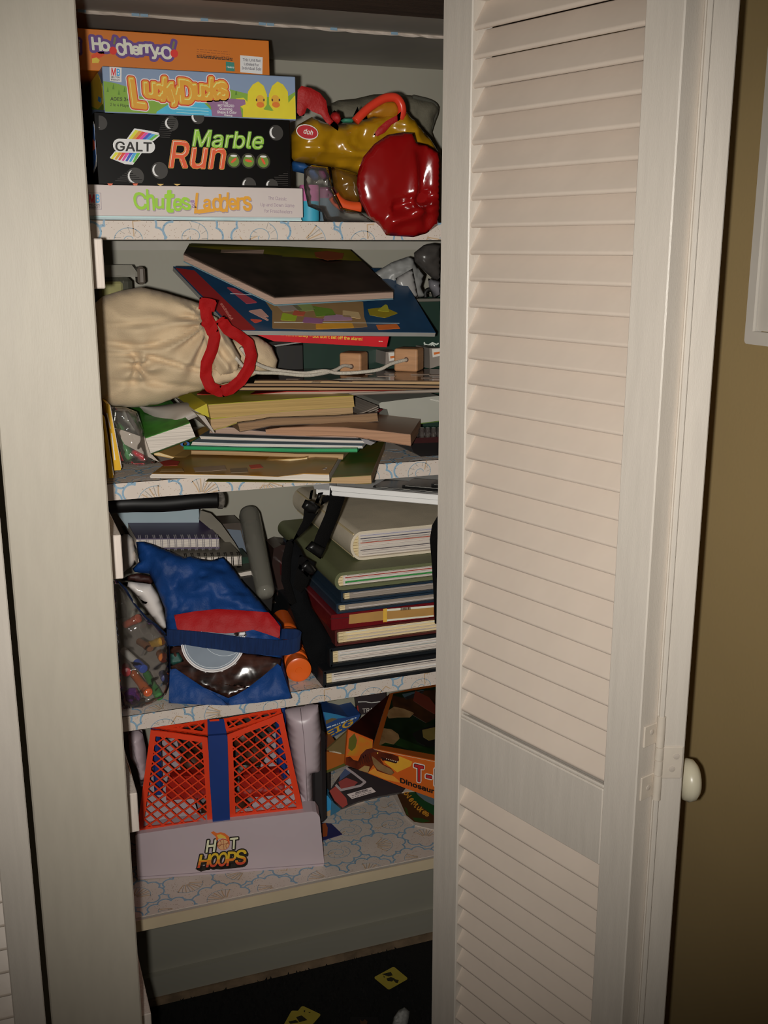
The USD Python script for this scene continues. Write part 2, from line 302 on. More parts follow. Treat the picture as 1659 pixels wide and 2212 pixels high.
# ---------------------------------------------------------------- shelf paper print: scalloped clouds, shells, specks
def paper_print(seed, x0, x1, y0, y1, cell=.062):
    rs = random.Random(seed); box_ = sbox(x0, y0, x1, y1); done = Polygon(); ring, rib, tan_, blu, dots = [], [], [], [], []
    rows = int((y1-y0)/(cell*.8))+3
    for j in range(-1, rows):
        for i in range(-1, int((x1-x0)/cell)+3):
            cx, cy = x0+(i+.5*(j % 2))*cell*1.12+rs.uniform(-.006, .006), y0+j*cell*.8+rs.uniform(-.005, .005); R = cell*rs.uniform(.5, .58); ph = rs.uniform(0, 6.28)
            lobes = [Point(cx+R*.72*math.cos(ph+k*2*math.pi/9)*1.1, cy+R*.66*math.sin(ph+k*2*math.pi/9)).buffer(R*.30, 6) for k in range(9)]
            cl = unary_union(lobes+[Point(cx, cy).buffer(R*.75, 8)])
            if not cl.intersects(box_): continue
            new = cl.difference(done); ring.append(cl.boundary.difference(done.buffer(-.0005)).buffer(.00115, cap_style=2, quad_segs=2)); done = done.union(cl.buffer(-.0004))
            kind, an = rs.choice('fffsss'), rs.uniform(0, 6.28); r = R*.62; d = lambda a, q: (cx+q*math.cos(an+a), cy+q*math.sin(an+a)*.85)
            if kind == 'f':
                for k in range(-4, 5):
                    a = k*.14; o = d(math.pi, r*.45); e = (o[0]+1.15*r*math.cos(an+a*1.6), o[1]+1.05*r*math.sin(an+a*1.6))
                    o = (o[0]+(e[0]-o[0])*.24, o[1]+(e[1]-o[1])*.24); mid = ((o[0]+e[0])/2+.001*k*.2, (o[1]+e[1])/2); (rib if k % 2 else tan_).append(LineString([o, mid, e]).buffer(.0005 if k % 2 else .0007, quad_segs=2))
                blu.append(LineString([(cx-r*.2*math.cos(an)+1.25*r*math.cos(an+q)*.8, cy-r*.2*math.sin(an)+1.25*r*.75*math.sin(an+q)) for q in np.linspace(-1.2, 1.2, 14)]).buffer(.0004, quad_segs=2))
            elif kind == 's':
                sp = [d(q, r*(.15+.85*q/11)) for q in np.linspace(0, 11, 46)]; blu.append(LineString(sp).buffer(.00045, quad_segs=2))
                for q in np.linspace(6, 11, 9): rib.append(LineString([d(q, r*.62*(.15+.85*q/11)), d(q+.1, r*.98*(.15+.85*q/11))]).buffer(.0003, quad_segs=2))
                tan_.append(LineString([d(.3, r*.3), d(.8, r*1.1), d(.5, r*1.25)]).buffer(.0007, quad_segs=2))
            else:
                tan_.append(Polygon([d(q, r*(.6 if k % 2 else .2)) for k, q in enumerate(np.linspace(0, 6.28, 11)[:-1])])); rib += [LineString([d(q, 0), d(q, r*.8)]).buffer(.0003, quad_segs=2) for q in np.linspace(0, 6.28, 8)]
    for _ in range(int((x1-x0)*(y1-y0)*30000)):
        x, y, a = rs.uniform(x0, x1), rs.uniform(y0, y1), rs.uniform(0, 3)
        dots.append(Polygon([(x+.0008*math.cos(a), y+.0008*math.sin(a)), (x+.00034*math.cos(a+2), y+.00034*math.sin(a+2)), (x-.0007*math.cos(a), y-.0007*math.sin(a)), (x-.0003*math.cos(a+2), y-.0003*math.sin(a+2))]))
    cl = lambda q: unary_union(q).intersection(box_)
    return cl(ring), cl(rib), cl(tan_), cl(blu), MultiPolygon(dots).buffer(0).intersection(box_)
PAPER = mat('shelf_paper', lin('#dccfc4', 1.0), .5, .03, 40); PB = lin('#8fb0c8', .95)
INKS = [mat('paper_blue', PB, .5), mat('paper_grey', lin('#a8a29a', 1.0), .5), mat('paper_tan', lin('#c8ab8a', 1.0), .5), mat('paper_slate', lin('#93aaba', 1.0), .5), mat('paper_speck', lin('#9c7f68', 1.), .5)]
def shelf(z, label, th, seed, front=True, topdepth=.06, bare=0., z1=None):
    t = Thing('shelf_board', label, 'shelf'); zt = z
    t.p('board', bx(XL+.0005, .72, YF+.0006, YB-.0005, z-th+.0004, z-.0006), UNDER)
    k = t.p('shelf_paper', bx(XL+.001, .7195, YF+bare, YB-.002, z-.0006, z), PAPER)
    if topdepth:
        F = Face((0, YF, z), Z)
        for s_, m in zip(paper_print(seed+50, XL+.002, .70, .002+bare, topdepth), INKS): t.p('paper_print', F.ext(s_, 0, .00012), m, under=k, kind='stuff')
    if front:
        k = t.p('shelf_paper', bx(XL+.001, .7195, YF, YF+.0006, z-th, z), PAPER)
        F = Face((0, YF, z-th), (0, -1, 0))
        for s_, m in zip(paper_print(seed, XL+.002, .70, .0003, th-.0003), INKS): t.p('paper_print', F.ext(s_, 0, .00012), m, under=k, kind='stuff')
    else: t.p('front_edge', bx(XL+.001, .7195, YF-.0008, YF+.0006, z-th, z-.0003), CREAM, label='cream painted front edge')
    return t
shelf(S2, 'papered shelf board with the board games and yellow bag on it', .0212, 11)
shelf(S3, 'papered shelf board crowded with picture books and paperbacks', .0205, 22, topdepth=.09)
shelf(S4, 'papered shelf board carrying the blue bag and the stack of binders', .0205, 35, topdepth=.09)
shelf(S5, 'lowest shelf board, shell paper on top and a cream front edge', .0165, 47, front=False, topdepth=.30, bare=.006)
# topmost board seen from below: the end of its paper wrap curls off the underside
t = Thing('shelf_board', 'topmost grey shelf board seen from below, above the orange game box', 'shelf')
t.p('board', bx(XL+.0005, .72, YF, YB-.0005, .2655, .2845), UNDER)
rs = random.Random(2); xs = np.linspace(XL+.005, .70, 60); lipb = [.0040+rs.uniform(-.0009, .0006) for _ in xs]
v = []; [v.extend([(x, 1.37+rs.uniform(-.001, .001), .2655), (x, 1.367, .2655-b), (x, 1.3676, .2655-b), (x, 1.3712, .2655)]) for x, b in zip(xs, lipb)]
f = []
for i in range(59):
    for k in range(4): a, b = 4*i+k, 4*i+(k+1) % 4; f += [(a, b, b+4), (a, b+4, a+4)]
t.p('paper_edge', trimesh.Trimesh(v, f, process=False), PAPER)
m = []
for a in (3, 9, 10, 17, 24, 25, 33, 41): m.append(sbox(xs[a], 0, xs[a]+.009, .003))
t.p('paper_print', Face((0, 1.3665, .2625), (0, -1, .1)).ext(unary_union(m), 0, .0002), INKS[0], under=1, kind='stuff')
t.p('stain', Face((0, YF, .2655), (0, 0, -1)).ext(affinity.scale(Point(0, 0).buffer(.008), 1.5, .5), 0, .0001), mat('rust_stain', lin('#5a4a30', 1.0), .8))
q = t.parts[-1][1]; q.apply_translation(pZ(835, 149, .2652)-q.centroid)
# added back-wall strip standing in for a shelf underside, cleats on the left wall
for z, n in ((S2-.0212, 'second'),):
    t = Thing('ledger_strip', 'thin added strip on the back wall standing in for the grey underside of the board game shelf', 'added strip'); t.p('ledger_strip', bx(XL+.03, .72, YB-.008, YB, z-.0125, z), UNDER)
for z, n in ((S2-.0212, 'wooden shelf cleat with white end grain beside the clear plastic box'), (S3-.0205, 'wooden shelf cleat jutting out beside the blue bag shelf'), (S4-.0205, 'wooden shelf cleat with a bare splintered edge beside the basketball toy'), (S5-.0165, 'lowest wooden shelf cleat, near the floor at the left')):
    t = Thing('shelf_cleat', n, 'wood block')
    t.p('shelf_cleat', bx(XL, .1137, 1.09, YB-.003, z-.0475, z, .001), ENDGRAIN)
    if 'splinter' in n: t.p('bare_splinter', hull([(.1122, 1.115, z-.0005), (.1142, 1.118, z-.0035), (.1144, 1.165, z-.003), (.1118, 1.19, z-.0002), (.1128, 1.15, z+.0009)]), mat('bare_wood', lin('#b5763c', .9), .8, .3, 60, .4, 200))
# ---------------------------------------------------------------- folding door: two louvred leaves hinged at the near edge
LW, TH_, ZT, ZBOT = .2955, .028, .2585, FLOOR+.012
SC = mat('screw_head', lin('#c9beb2', 1.0), .4, .1, 60)
def louvre(t, o, d, n, full=True, st0=.044, st1=.040, lo=None):
    """stiles, rails and slats of one leaf: o far bottom corner at z 0, d along the leaf, n its outer face."""
    ex, ey, ez = d, -n, A3(0, 0, 1)
    bxx = lambda a, b, r=.0012: frame_box(o, ex, ey, ez, a, b, r)
    t.p('stile', bxx((0, 0, ZBOT), (st0, TH_, ZT)), DOORW); t.p('stile', bxx((LW-st1, 0, ZBOT), (LW, TH_, ZT)), DOORW)
    rails = [(ZT-.026, ZT), (-.6045, -.5205), (ZBOT, ZBOT+.10)]
    for a, b in rails: t.p('rail', bxx((st0, .0004, a), (LW-st1, TH_-.0004, b)), DOORW)
    t.p('moulding', bxx((st0, .001, -.5205), (LW-st1, .006, -.5165), .0012), DOORW)
    p = .0266
    def slat(zb):
        # cross-section: leaf leaning out at the foot, rounded lower edge
        c, s_ = math.cos(math.radians(32)), math.sin(math.radians(32)); L, th = .0335, .0058; pr = []
        for a in np.linspace(-math.pi/2, math.pi/2, 7): pr.append((-th/2*math.cos(a), th/2*math.sin(a)))
        for a in np.linspace(math.pi/2, 3*math.pi/2, 5): pr.append((L-th-th/2*math.cos(a), th/2*math.sin(a)))
        P = [(.0048+u*s_+w*c, zb+u*c-w*s_) for u, w in pr]; k = len(P); v = []; f = []
        for sx in (st0-.0005, LW-st1+.0005): v += [o+ex*sx+ey*y+ez*z for y, z in P]
        for i in range(k): j = (i+1) % k; f += [(i, j, j+k), (i, j+k, i+k)]
        for i in range(1, k-1): f += [(0, i+1, i), (k, k+i, k+i+1)]
        return fix(trimesh.Trimesh(np.array(v), f, process=False))
    z = ZT-.0515+.0006
    while z > -.5205+.006: t.p('slat', slat(z), SLATW, 40); z -= p
    z = -.6045-.0255
    while z > ZBOT+.105: t.p('slat', slat(z), SLATW, 40); z -= p
hA = math.radians(-17.4); dA = A3(-math.sin(hA), -math.cos(hA), 0); nA = A3(-math.cos(hA), math.sin(hA), 0)
oA = A3(.4565, 1.06, 0)
dr1 = Thing('door_1', 'white louvred folding door leaf standing open beside the shelves', kind='structure'); louvre(dr1, oA, dA, nA)
hp = oA+dA*LW-nA*TH_            # inner near corner where the leaves meet
hB = math.radians(20); dB = A3(math.sin(hB), math.cos(hB), 0); eB = A3(math.cos(hB), -math.sin(hB), 0)
oB = hp-dB*.006-eB*.0028
dr2 = Thing('door_2', 'second folding door leaf seen edge-on with a round knob behind it', kind='structure'); louvre(dr2, oB+dB*LW+eB*TH_, -dB, eB)
k0 = frame_box(oB, eB, dB, A3(0, 0, 1), (.0007, -.0045, ZBOT), (.0055, .0005, ZT), .001); dr2.p('edge_bead', k0, DOORW)
# hinge
zh = [pP(1430, y, oB, -dB)[2] for y in (1546, 1612, 1640, 1672, 1726)]
ax = hp-dB*.0075-dA*.0+eB*.0005
HM = mat('painted_hinge', lin('#d3c8ba', 1.0), .4, .06, 50, .1, 90)
for i in range(4):
    dr1.p('hinge_barrel', lathe([(0, .0035), (.0004, .0041), (zh[i]-zh[i+1]-.0008, .0041), (zh[i]-zh[i+1]-.0004, .0035)], ax+A3(0, 0, zh[i+1]+.0004), (0, 0, 1), 14), HM, 40)
for a, b in ((0, 1), (3, 4)):
    k = dr1.p('hinge_leaf', frame_box(oA+dA*LW, -nA, dA, A3(0, 0, 1), (.006, -.0002, zh[b]+.002), (.030, .0016, zh[a]-.008 if a == 0 else zh[a]), .0007), HM)
    dr1.p('screw', lathe([(0, .003), (.0006, .0028), (.001, .001)], oA+dA*(LW+.0014)-nA*.0165+A3(0, 0, (zh[a]+zh[b])/2), dA, 12), SC, under=k)
k = dr2.p('hinge_leaf', frame_box(oB, eB, -dB, A3(0, 0, 1), (.006, -.0002, zh[3]-.004), (.0262, .0016, zh[1]), .0007), HM)
for e, z in ((.020, zh[1]-.010), (.0165, zh[3]+.006)): dr2.p('screw', lathe([(0, .0032), (.0006, .003), (.0009, .0012)], oB-dB*.0014+eB*e+A3(0, 0, z), -dB, 12), SC, under=k)
# knob on the outer face
kz = pP(1496, 1722, oB+eB*.05, -dB)[2]; ko = oB+eB*TH_+dB*.034+A3(0, 0, kz)
dr2.p('knob', lathe([(0, .010), (.002, .0085), (.005, .0085), (.007, .014), (.010, .0192), (.0155, .0216), (.021, .0206), (.025, .0160), (.0272, .008), (.0278, .001)], ko, eB, 36), mat('knob_paint', lin('#d2cbb4', 1.0), .3, .06, 20), True, label='round cream painted wooden knob')
# closed louvred door left of the post
dr3 = Thing('door_3', 'closed white louvred door left of the post', kind='structure'); louvre(dr3, A3(-.002-LW, 1.0, 0), A3(1, 0, 0), A3(0, -1, 0), st0=.040, st1=.0305)
# framed thing on the right wall
F = Face((.722, 0, 0), (-1, 0, 0)); PW = mat('frame_white', lin('#cfc9c0', 1.0), .45, .04, 20)
a = pX(1607, 742, .712); fr = Thing('wall_frame', 'white frame with rounded corner hanging on the beige wall at the right edge', 'picture frame')
y1, zb_ = a[1], a[2]; y0, zt_ = y1-.30, zb_+.42
def rr(y0, y1, z0, z1, r): return sbox(y0+r, z0+r, y1-r, z1-r).buffer(r)
def yz(shp, x0, x1):
    m = trimesh.creation.extrude_polygon(shp, x1-x0, engine='earcut'); v = np.array(m.vertices); return fix(trimesh.Trimesh(np.stack([x0+v[:, 2], v[:, 0], v[:, 1]], 1), m.faces, process=False))
o_, i1, i2 = rr(y0, y1, zb_, zt_, .004), sbox(y0+.0125, zb_+.0125, y1-.0125, zt_-.0125), sbox(y0+.04, zb_+.04, y1-.04, zt_-.04)
fr.p('outer_band', yz(o_.difference(i1), .712, .7219), PW); fr.p('inner_band', yz(i1.buffer(-.0012).difference(i2), .7145, .7219), PW); fr.p('ridge', yz(i1.buffer(.0006).difference(i1.buffer(-.0006)), .7105, .7135), PW); fr.p('back_panel', yz(i2, .718, .7219), flat('#b9b5ad', 1.0))
# ================================================================ game shelf
NY = A3(0, -1, 0)
def box_px(t, tl, tr, br, bl, Y, depth, m, name='box', bev=.0006, zmin=None):
    a, b, c, d = (pY(*q, Y) for q in (tl, tr, br, bl)); z0 = min(c[2], d[2]) if zmin is None else zmin
    x0, x1, z1 = min(a[0], d[0]), max(b[0], c[0]), (a[2]+b[2])/2
    t.p(name, bx(x0, x1, Y, Y+depth, z0, z1, bev), m); return x0, x1, z0, z1
def lines(F, p0, p1, rows, dy, w=.0007, dash=9, seed=1):
    """tiny unreadable print: broken lines."""
    rs = random.Random(seed); out = []
    for r in range(rows):
        x = 0.
        while x < 1:
            e = min(1, x+rs.uniform(.5, 1.6)/dash); f = lambda q: (p0[0]+(p1[0]-p0[0])*q, p0[1]+(p1[1]-p0[1])*q+r*dy)
            out.append(F.line([f(x), f(max(x+.01, e-.25/dash))], w)); x = e
    return unary_union(out)
# --- white box at the bottom of the pile
t = Thing('game_box', 'long white game box with wobbly green and orange lettering, bottom of the pile', 'game box'); Y = 1.262
CW = mat('white_box_card', lin('#d8ccc8', 1.0), .45, .02, 20)
x0, x1, z0, z1 = box_px(t, (186, 397), (654, 408), (652, 474), (186, 470), Y, .26, CW, 'lid', zmin=S2+.0045); ZC = z1+.0004; t.p('base_tray', bx(.102, x1-.002, Y+.0015, Y+.258, S2, S2+.0048), mat('pale_blue_card', lin('#b9ccd0', 1.), .5)); 
F = Face((0, Y, 0), NY); k = crop(170, 220, 3.318)
put(t, F, [('colour_strip', F.poly(k((110, 824), (1600, 852), (1600, 846), (110, 818))), '#a9c6c6', 0)])
art = []
def letter(F, ch, x0, x1, yb, yt, rot=0.):
    s_ = F.txt(ch, k((x0, yb))[0], k((x1, yb+(x1-x0)*rot))[0], k((x0-(yb-yt)*rot, yt))[0]); a, b = F.at(*k((x0, yb))[0]), F.at(*k((x1, yt))[0]); q = s_.bounds
    s_ = affinity.scale(s_, (b[0]-a[0])/(q[2]-q[0]), (b[1]-a[1])/(q[3]-q[1]), origin=(q[0], q[1])); q = s_.bounds; return affinity.translate(s_, a[0]-q[0], a[1]-q[1])
G, O = [], []
for ch, a, b, yb, yt, r in (('C', 395, 484, 772, 648, .1), ('h', 488, 540, 778, 628, .05), ('u', 548, 612, 766, 690, 0), ('t', 618, 684, 796, 632, -.05), ('e', 678, 738, 784, 690, 0), ('s', 738, 800, 776, 684, .1)): G.append(letter(F, ch, a, b, yb, yt, r))
for ch, a, b, yb, yt, r in (('L', 826, 884, 800, 652, -.06), ('a', 892, 944, 770, 696, 0), ('d', 958, 1022, 784, 660, .05), ('d', 1012, 1076, 792, 648, -.05), ('e', 1074, 1130, 778, 690, .05), ('r', 1130, 1180, 774, 684, 0), ('s', 1176, 1238, 782, 676, .05)): O.append(letter(F, ch, a, b, yb, yt, r))
O.append(F.poly(k((850, 772), (972, 764), (974, 786), (856, 802)))); G, O = unary_union(G), unary_union(O)
sh_ = lambda s_: affinity.translate(s_, .0007, -.0007)
an = affinity.rotate(F.txt('and', k((795, 745))[0], k((850, 745))[0], k((795, 715))[0]), -82); 
put(t, F, [('letter_shadow', sh_(G.buffer(.0004)).union(sh_(O.buffer(.0004))).difference(G.union(O)), '#8d7f86', 0), ('lettering', G, '#86b52a', 1), ('lettering', O, '#e08a22', 1), ('lettering', an, '#7d5a8c', 1),
 ('lettering', unary_union([F.txt(s_, k((a, y))[0], k((b, y+8))[0], k((a, y-24))[0], False) for s_, a, b, y in (('The Classic', 1356, 1490, 700), ('Up and Down Game', 1302, 1545, 748), ('for Preschoolers', 1330, 1530, 793))]), '#8a7a86', 0)])
put(t, F, [('maker_label', F.poly(k((60, 648), (160, 652), (165, 772), (60, 768))).difference(F.poly(k((60, 652), (156, 656), (161, 768), (60, 764)))), '#8b8086', 0),
 ('maker_letters', F.txt('M', k((72, 722))[0], k((114, 723))[0], k((72, 664))[0]), '#b43040', 0), ('maker_letters', F.txt('B', k((118, 722))[0], k((150, 722))[0], k((118, 664))[0]), '#3f8fc0', 0),
 ('maker_letters', unary_union([F.txt('MILTON', k((72, 742))[0], k((150, 744))[0], k((72, 730))[0]), F.txt('BRADLEY', k((72, 760))[0], k((152, 762))[0], k((72, 748))[0])]), '#5d5560', 0)])
put(t, F, [('edge_art', unary_union([F.poly(k((a, 584), (a+40, 585), (a+34, 596), (a+20, 602), (a+6, 594))) for a in (205, 385)]), '#c2593a', 0), ('edge_art', unary_union([F.poly(k((a, 588), (a+50, 590), (a+25, 602))) for a in (560, 680)]), '#d2a15a', 0)])
# --- black box
t = Thing('game_box', 'black game box with green and orange italic lettering and a rainbow logo', 'game box'); Y = 1.268
BK = mat('black_box_card', lin('#0d0b0a', 1.), .4, .1, 20, spec=.12)
x0, x1, z0, z1 = box_px(t, (211, 240), (626, 262), (624, 404), (212, 394), Y, .24, BK, 'box', zmin=ZC); ZM = z1+.0004
F = Face((0, Y, 0), NY); gal = F.txt('GALT', k((256, 350))[0], k((522, 356))[0], k((256, 286))[0])
cap = F.line(k((290, 314), (500, 320)), .0145).union(F.dot(*k((292, 314))[0], .0072)).union(F.dot(*k((500, 320))[0], .0072))
cols = ['#e7c62c', '#dd8a28', '#c8372c', '#cf3f8f', '#2f4aa8', '#3d8fc4', '#59a23c']; st = []
st.append(('logo_edge', F.poly(k((350, 268), (402, 196), (500, 212), (570, 226), (574, 242), (535, 275))).union(F.poly(k((230, 400), (262, 360), (445, 366), (385, 446), (330, 440)))).buffer(.0009), '#e8e0d8', 0))
for i, c_ in enumerate(cols):
    a, b = 356+i*24, 356+(i+1)*24; u0, u1 = 405+i*24, 405+(i+1)*24
    st.append(('logo_stripe', F.poly(k((a, 266+i*1.5), (b, 267+i*1.5), (u1, 206+i*5.5), (u0, 202+i*5.5))), c_, 1)); a, b = 262+i*26, 262+(i+1)*26
    st.append(('logo_stripe', F.poly(k((a, 362), (b, 363), (b-44, 412+i*4), (a-32, 408+i*4))), c_, 1))
put(t, F, st+[('logo_plate', cap, '#e8e0d8', 2), ('lettering', gal, '#141210', 3)])
ma = F.txt('Marble', k((800, 316))[0], k((1318, 336))[0], k((818, 200))[0]); ru = F.txt('Run', k((626, 466))[0], k((1040, 474))[0], k((652, 280))[0])
hi = lambda s_, d: s_.buffer(-.0009).difference(affinity.translate(s_.buffer(-.0009), d, -d))
put(t, F, [('letter_edge', ma.buffer(.0006), '#36571c', 0), ('lettering', ma, '#7fae33', 1), ('letter_gloss', hi(ma, .0006), '#cfe2a8', 2), ('letter_edge', ru.buffer(.0006), '#a98a3a', 0), ('lettering', ru, '#dd4a24', 1), ('letter_gloss', hi(ru, .0007), '#eeb49a', 2)])
mk = []
for i, x in enumerate((1110, 1216, 1322)):
    c_ = k((x, 420+i*3))[0]; mk += [('printed_marble', F.dot(*c_, .0085), '#26240f', 0), ('printed_marble', F.dot(c_[0], c_[1]+1, .0064), '#5d7a28', 1), ('marble_swirl', affinity.rotate(affinity.scale(F.dot(c_[0], c_[1], .0042), 1, .35), 40-i*50), '#cc4a20', 2), ('marble_gloss', affinity.scale(F.dot(c_[0], c_[1]-10, .004), 1, .3), '#d8dcc0', 2)]
for x, y, r in ((650, 155, 46), (838, 110, 44), (1400, 222, 50), (392, 535, 56), (566, 492, 54), (1206, 596, 50), (1370, 600, 44), (140, 150, 44)):
    c_ = k((x+14, y))[0]; R = r/3.318/2294*1.3; d_ = F.dot(*c_, R); mk += [('printed_marble', d_, '#282522', 0), ('marble_gloss', F.dot(c_[0]-2, c_[1], R*.78).difference(F.dot(c_[0]+2, c_[1]-1, R*.78)).intersection(F.dot(c_[0]-5, c_[1], R*.7)), '#d8d2ca', 1)]
for a in ([(600, 130), (705, 110), (650, 260), (560, 250)], [(355, 490), (460, 560), (250, 575)], [(1400, 540), (1500, 500), (1500, 600), (1430, 596)]): mk.append(('print_streaks', unary_union([F.poly(k(*a)).intersection(F.line(k((200, y), (1700, y+40)), .0004)) for y in range(60, 640, 14)]), '#3a3633', 0))
zt = F.poly(k((142, 70), (1505, 120), (1500, 604), (145, 576))); put(t, F, [(a, b.intersection(zt), c_, d_) for a, b, c_, d_ in mk])
F = Face((x0, 0, 0), (-1, 0, 0)); sc_ = sbox(-(Y+.238), z0+.0008, -Y-.0008, z1-.0008); put(t, F, [(n_, g_.intersection(sc_), c_, l_) for n_, g_, c_, l_ in [('side_art', F.poly([(202, 262), (209, 285), (211, 330), (208, 360), (202, 376)]), '#e6ddd4', 0), ('side_art', F.poly([(202, 268), (208, 290), (209, 330), (206, 356), (202, 368)]), '#2f5a9c', 1), ('side_art', F.poly([(202, 300), (205, 305), (206, 322), (202, 326)]), '#d0502c', 2)]])
# --- duck box
t = Thing('game_box', 'sky blue and green game box with fat orange lettering and two yellow ducklings', 'game box'); Y = 1.272
SKY = mat('sky_card', lin('#8fa4c4', 1.), .4, .04, 10)
x0, x1, z0, z1 = box_px(t, (223, 130), (638, 178), (638, 256), (226, 240), Y, .25, SKY, 'box'); k = crop(170, 0, 3.318)
t.parts[-1][1] = bx(x0, x1, Y, Y+.25, ZM, z1, .0006); z0 = z0d = ZM; ZD = z1+.0004
F = Face((0, Y, 0), NY); 
bxp = sbox((x0+.0006), z0d+.0012, x1-.0006, z1-.0008)
hill = F.poly(k((170, 580), (260, 596), (340, 620), (430, 690), (560, 700), (900, 700), (1080, 640), (1200, 670), (1380, 700), (1500, 690), (1580, 640), (1580, 880), (160, 840)))
water = F.poly(k((560, 800), (640, 750), (760, 720), (900, 740), (960, 800), (1000, 870), (540, 850)))
duckb = []
for cx, fl_ in ((1280, 1), (1430, -1)):
    duckb.append(F.poly(k((cx-66*fl_, 735), (cx-62*fl_, 660), (cx-30*fl_, 612), (cx+5*fl_, 592), (cx+40*fl_, 620), (cx+62*fl_, 680), (cx+60*fl_, 750), (cx+30*fl_, 790), (cx-40*fl_, 780))).buffer(.001))
body = F.poly(k((1180, 770), (1230, 745), (1330, 790), (1380, 800), (1440, 790), (1500, 745), (1548, 690), (1552, 850), (1180, 850))).union(F.poly(k((1128, 710), (1180, 705), (1230, 760), (1200, 800), (1150, 750)))).buffer(.0006)
bill = unary_union([affinity.scale(F.dot(*k((x, 752))[0], .0042), 1.1, .75) for x in (1300, 1412)]); ck = unary_union([F.dot(*k((x, 715))[0], .0050) for x in (1300, 1408)])
eyes = unary_union([affinity.scale(F.dot(*k((x, 718))[0], .0009), 1, 1.6) for x in (1272, 1325, 1385, 1436)])
sign = F.poly(k((920, 730), (1060, 712), (1185, 720), (1190, 745), (1150, 760), (1165, 838), (960, 832), (950, 760))).buffer(.0008)
luck = unary_union([letter(F, ch, a, b, yb, yt, r) for ch, a, b, yb, yt, r in (('L', 372, 470, 770, 566, .12), ('u', 470, 548, 694, 594, .05), ('c', 540, 600, 706, 606, 0), ('k', 592, 672, 720, 558, -.05), ('y', 662, 722, 758, 624, .05), ('D', 722, 822, 738, 572, .08), ('u', 822, 890, 708, 608, .05), ('c', 878, 934, 712, 614, .05), ('k', 928, 1002, 712, 560, -.05), ('s', 996, 1062, 706, 588, .1))]).buffer(.0009)
put(t, F, [('printed_hills', hill.intersection(bxp), '#6e9230', 0), ('small_grass', unary_union([F.poly(k((x, 640+(x*7) % 60), (x+8, 600+(x*7) % 60), (x+16, 640+(x*7) % 60))) for x in range(200, 1540, 40)]).intersection(hill).intersection(bxp), '#4f7420', 1), ('printed_water', water.intersection(bxp), '#3f9fc0', 1), ('printed_water', unary_union([F.line(k((700, y), (930, y+14)), .0005) for y in (765, 785, 806)]).intersection(bxp), '#9fd0dc', 2),
 ('letter_halo', luck.buffer(.0030).intersection(bxp), '#e9dcc6', 2), ('letter_edge', luck.buffer(.0021).intersection(bxp), '#b4351c', 3), ('lettering', luck.buffer(.0009).intersection(bxp), '#d58c28', 4), ('letter_gloss', luck.buffer(-.0008).difference(affinity.translate(luck.buffer(-.0008), .0008, -.0012)), '#f0cf6a', 5),
 ('printed_duckling', body.union(duckb[0]).union(duckb[1]).intersection(bxp), '#e6b422', 2), ('duckling_cheek', ck.intersection(bxp), '#d8922c', 3), ('duckling_bill', bill.intersection(bxp), '#d46a22', 4), ('duckling_eye', eyes, '#3a2a1c', 5),
 ('printed_sign', sign.intersection(bxp), '#7d5a7c', 3), ('lettering', unary_union([F.txt(s_, k((a, y))[0], k((b, y+5))[0], k((a, y-h_))[0]) for s_, a, b, y, h_ in (('The', 1030, 1068, 742, 16), ('MOTORIZED', 994, 1112, 764, 16), ('Quacking', 1006, 1098, 788, 18), ('Shape & Color', 990, 1130, 812, 18), ('Game', 1040, 1100, 832, 14))]), '#d9ccd4', 4),
 ('maker_label', F.poly(k((220, 478), (307, 486), (306, 590), (222, 580))), '#e4dcd6', 1), ('maker_letters', F.txt('M', k((230, 540))[0], k((266, 542))[0], k((230, 488))[0]), '#c02c34', 2), ('maker_letters', F.txt('B', k((268, 542))[0], k((296, 544))[0], k((268, 494))[0]), '#3a8cc0', 2), ('maker_letters', unary_union([F.txt('MILTON', k((232, 558))[0], k((292, 562))[0], k((232, 546))[0]), F.txt('BRADLEY', k((230, 576))[0], k((296, 581))[0], k((230, 565))[0])]), '#504850', 2),
 ('lettering', unary_union([F.txt('AGES 3+', k((226, 720))[0], k((362, 726))[0], k((226, 696))[0]), F.txt('2 to 4 Players', k((224, 758))[0], k((378, 770))[0], k((224, 738))[0], False)]), '#2c3418', 1)])
F = Face((x0, 0, 0), (-1, 0, 0)); sc_ = sbox(-(Y+.238), z0+.0008, -Y-.0008, z1-.0008); put(t, F, [(n_, g_.intersection(sc_), c_, l_) for n_, g_, c_, l_ in [('side_art', F.poly([(196, 168), (222, 180), (225, 238), (198, 236)]), '#6e8a30', 0), ('side_art', F.poly([(197, 150), (206, 148), (215, 165), (221, 185), (222, 225), (212, 236), (199, 230)]), '#d8a028', 1), ('side_art', F.poly([(214, 208), (220, 212), (219, 222), (213, 218)]), '#3a78b0', 2)]])
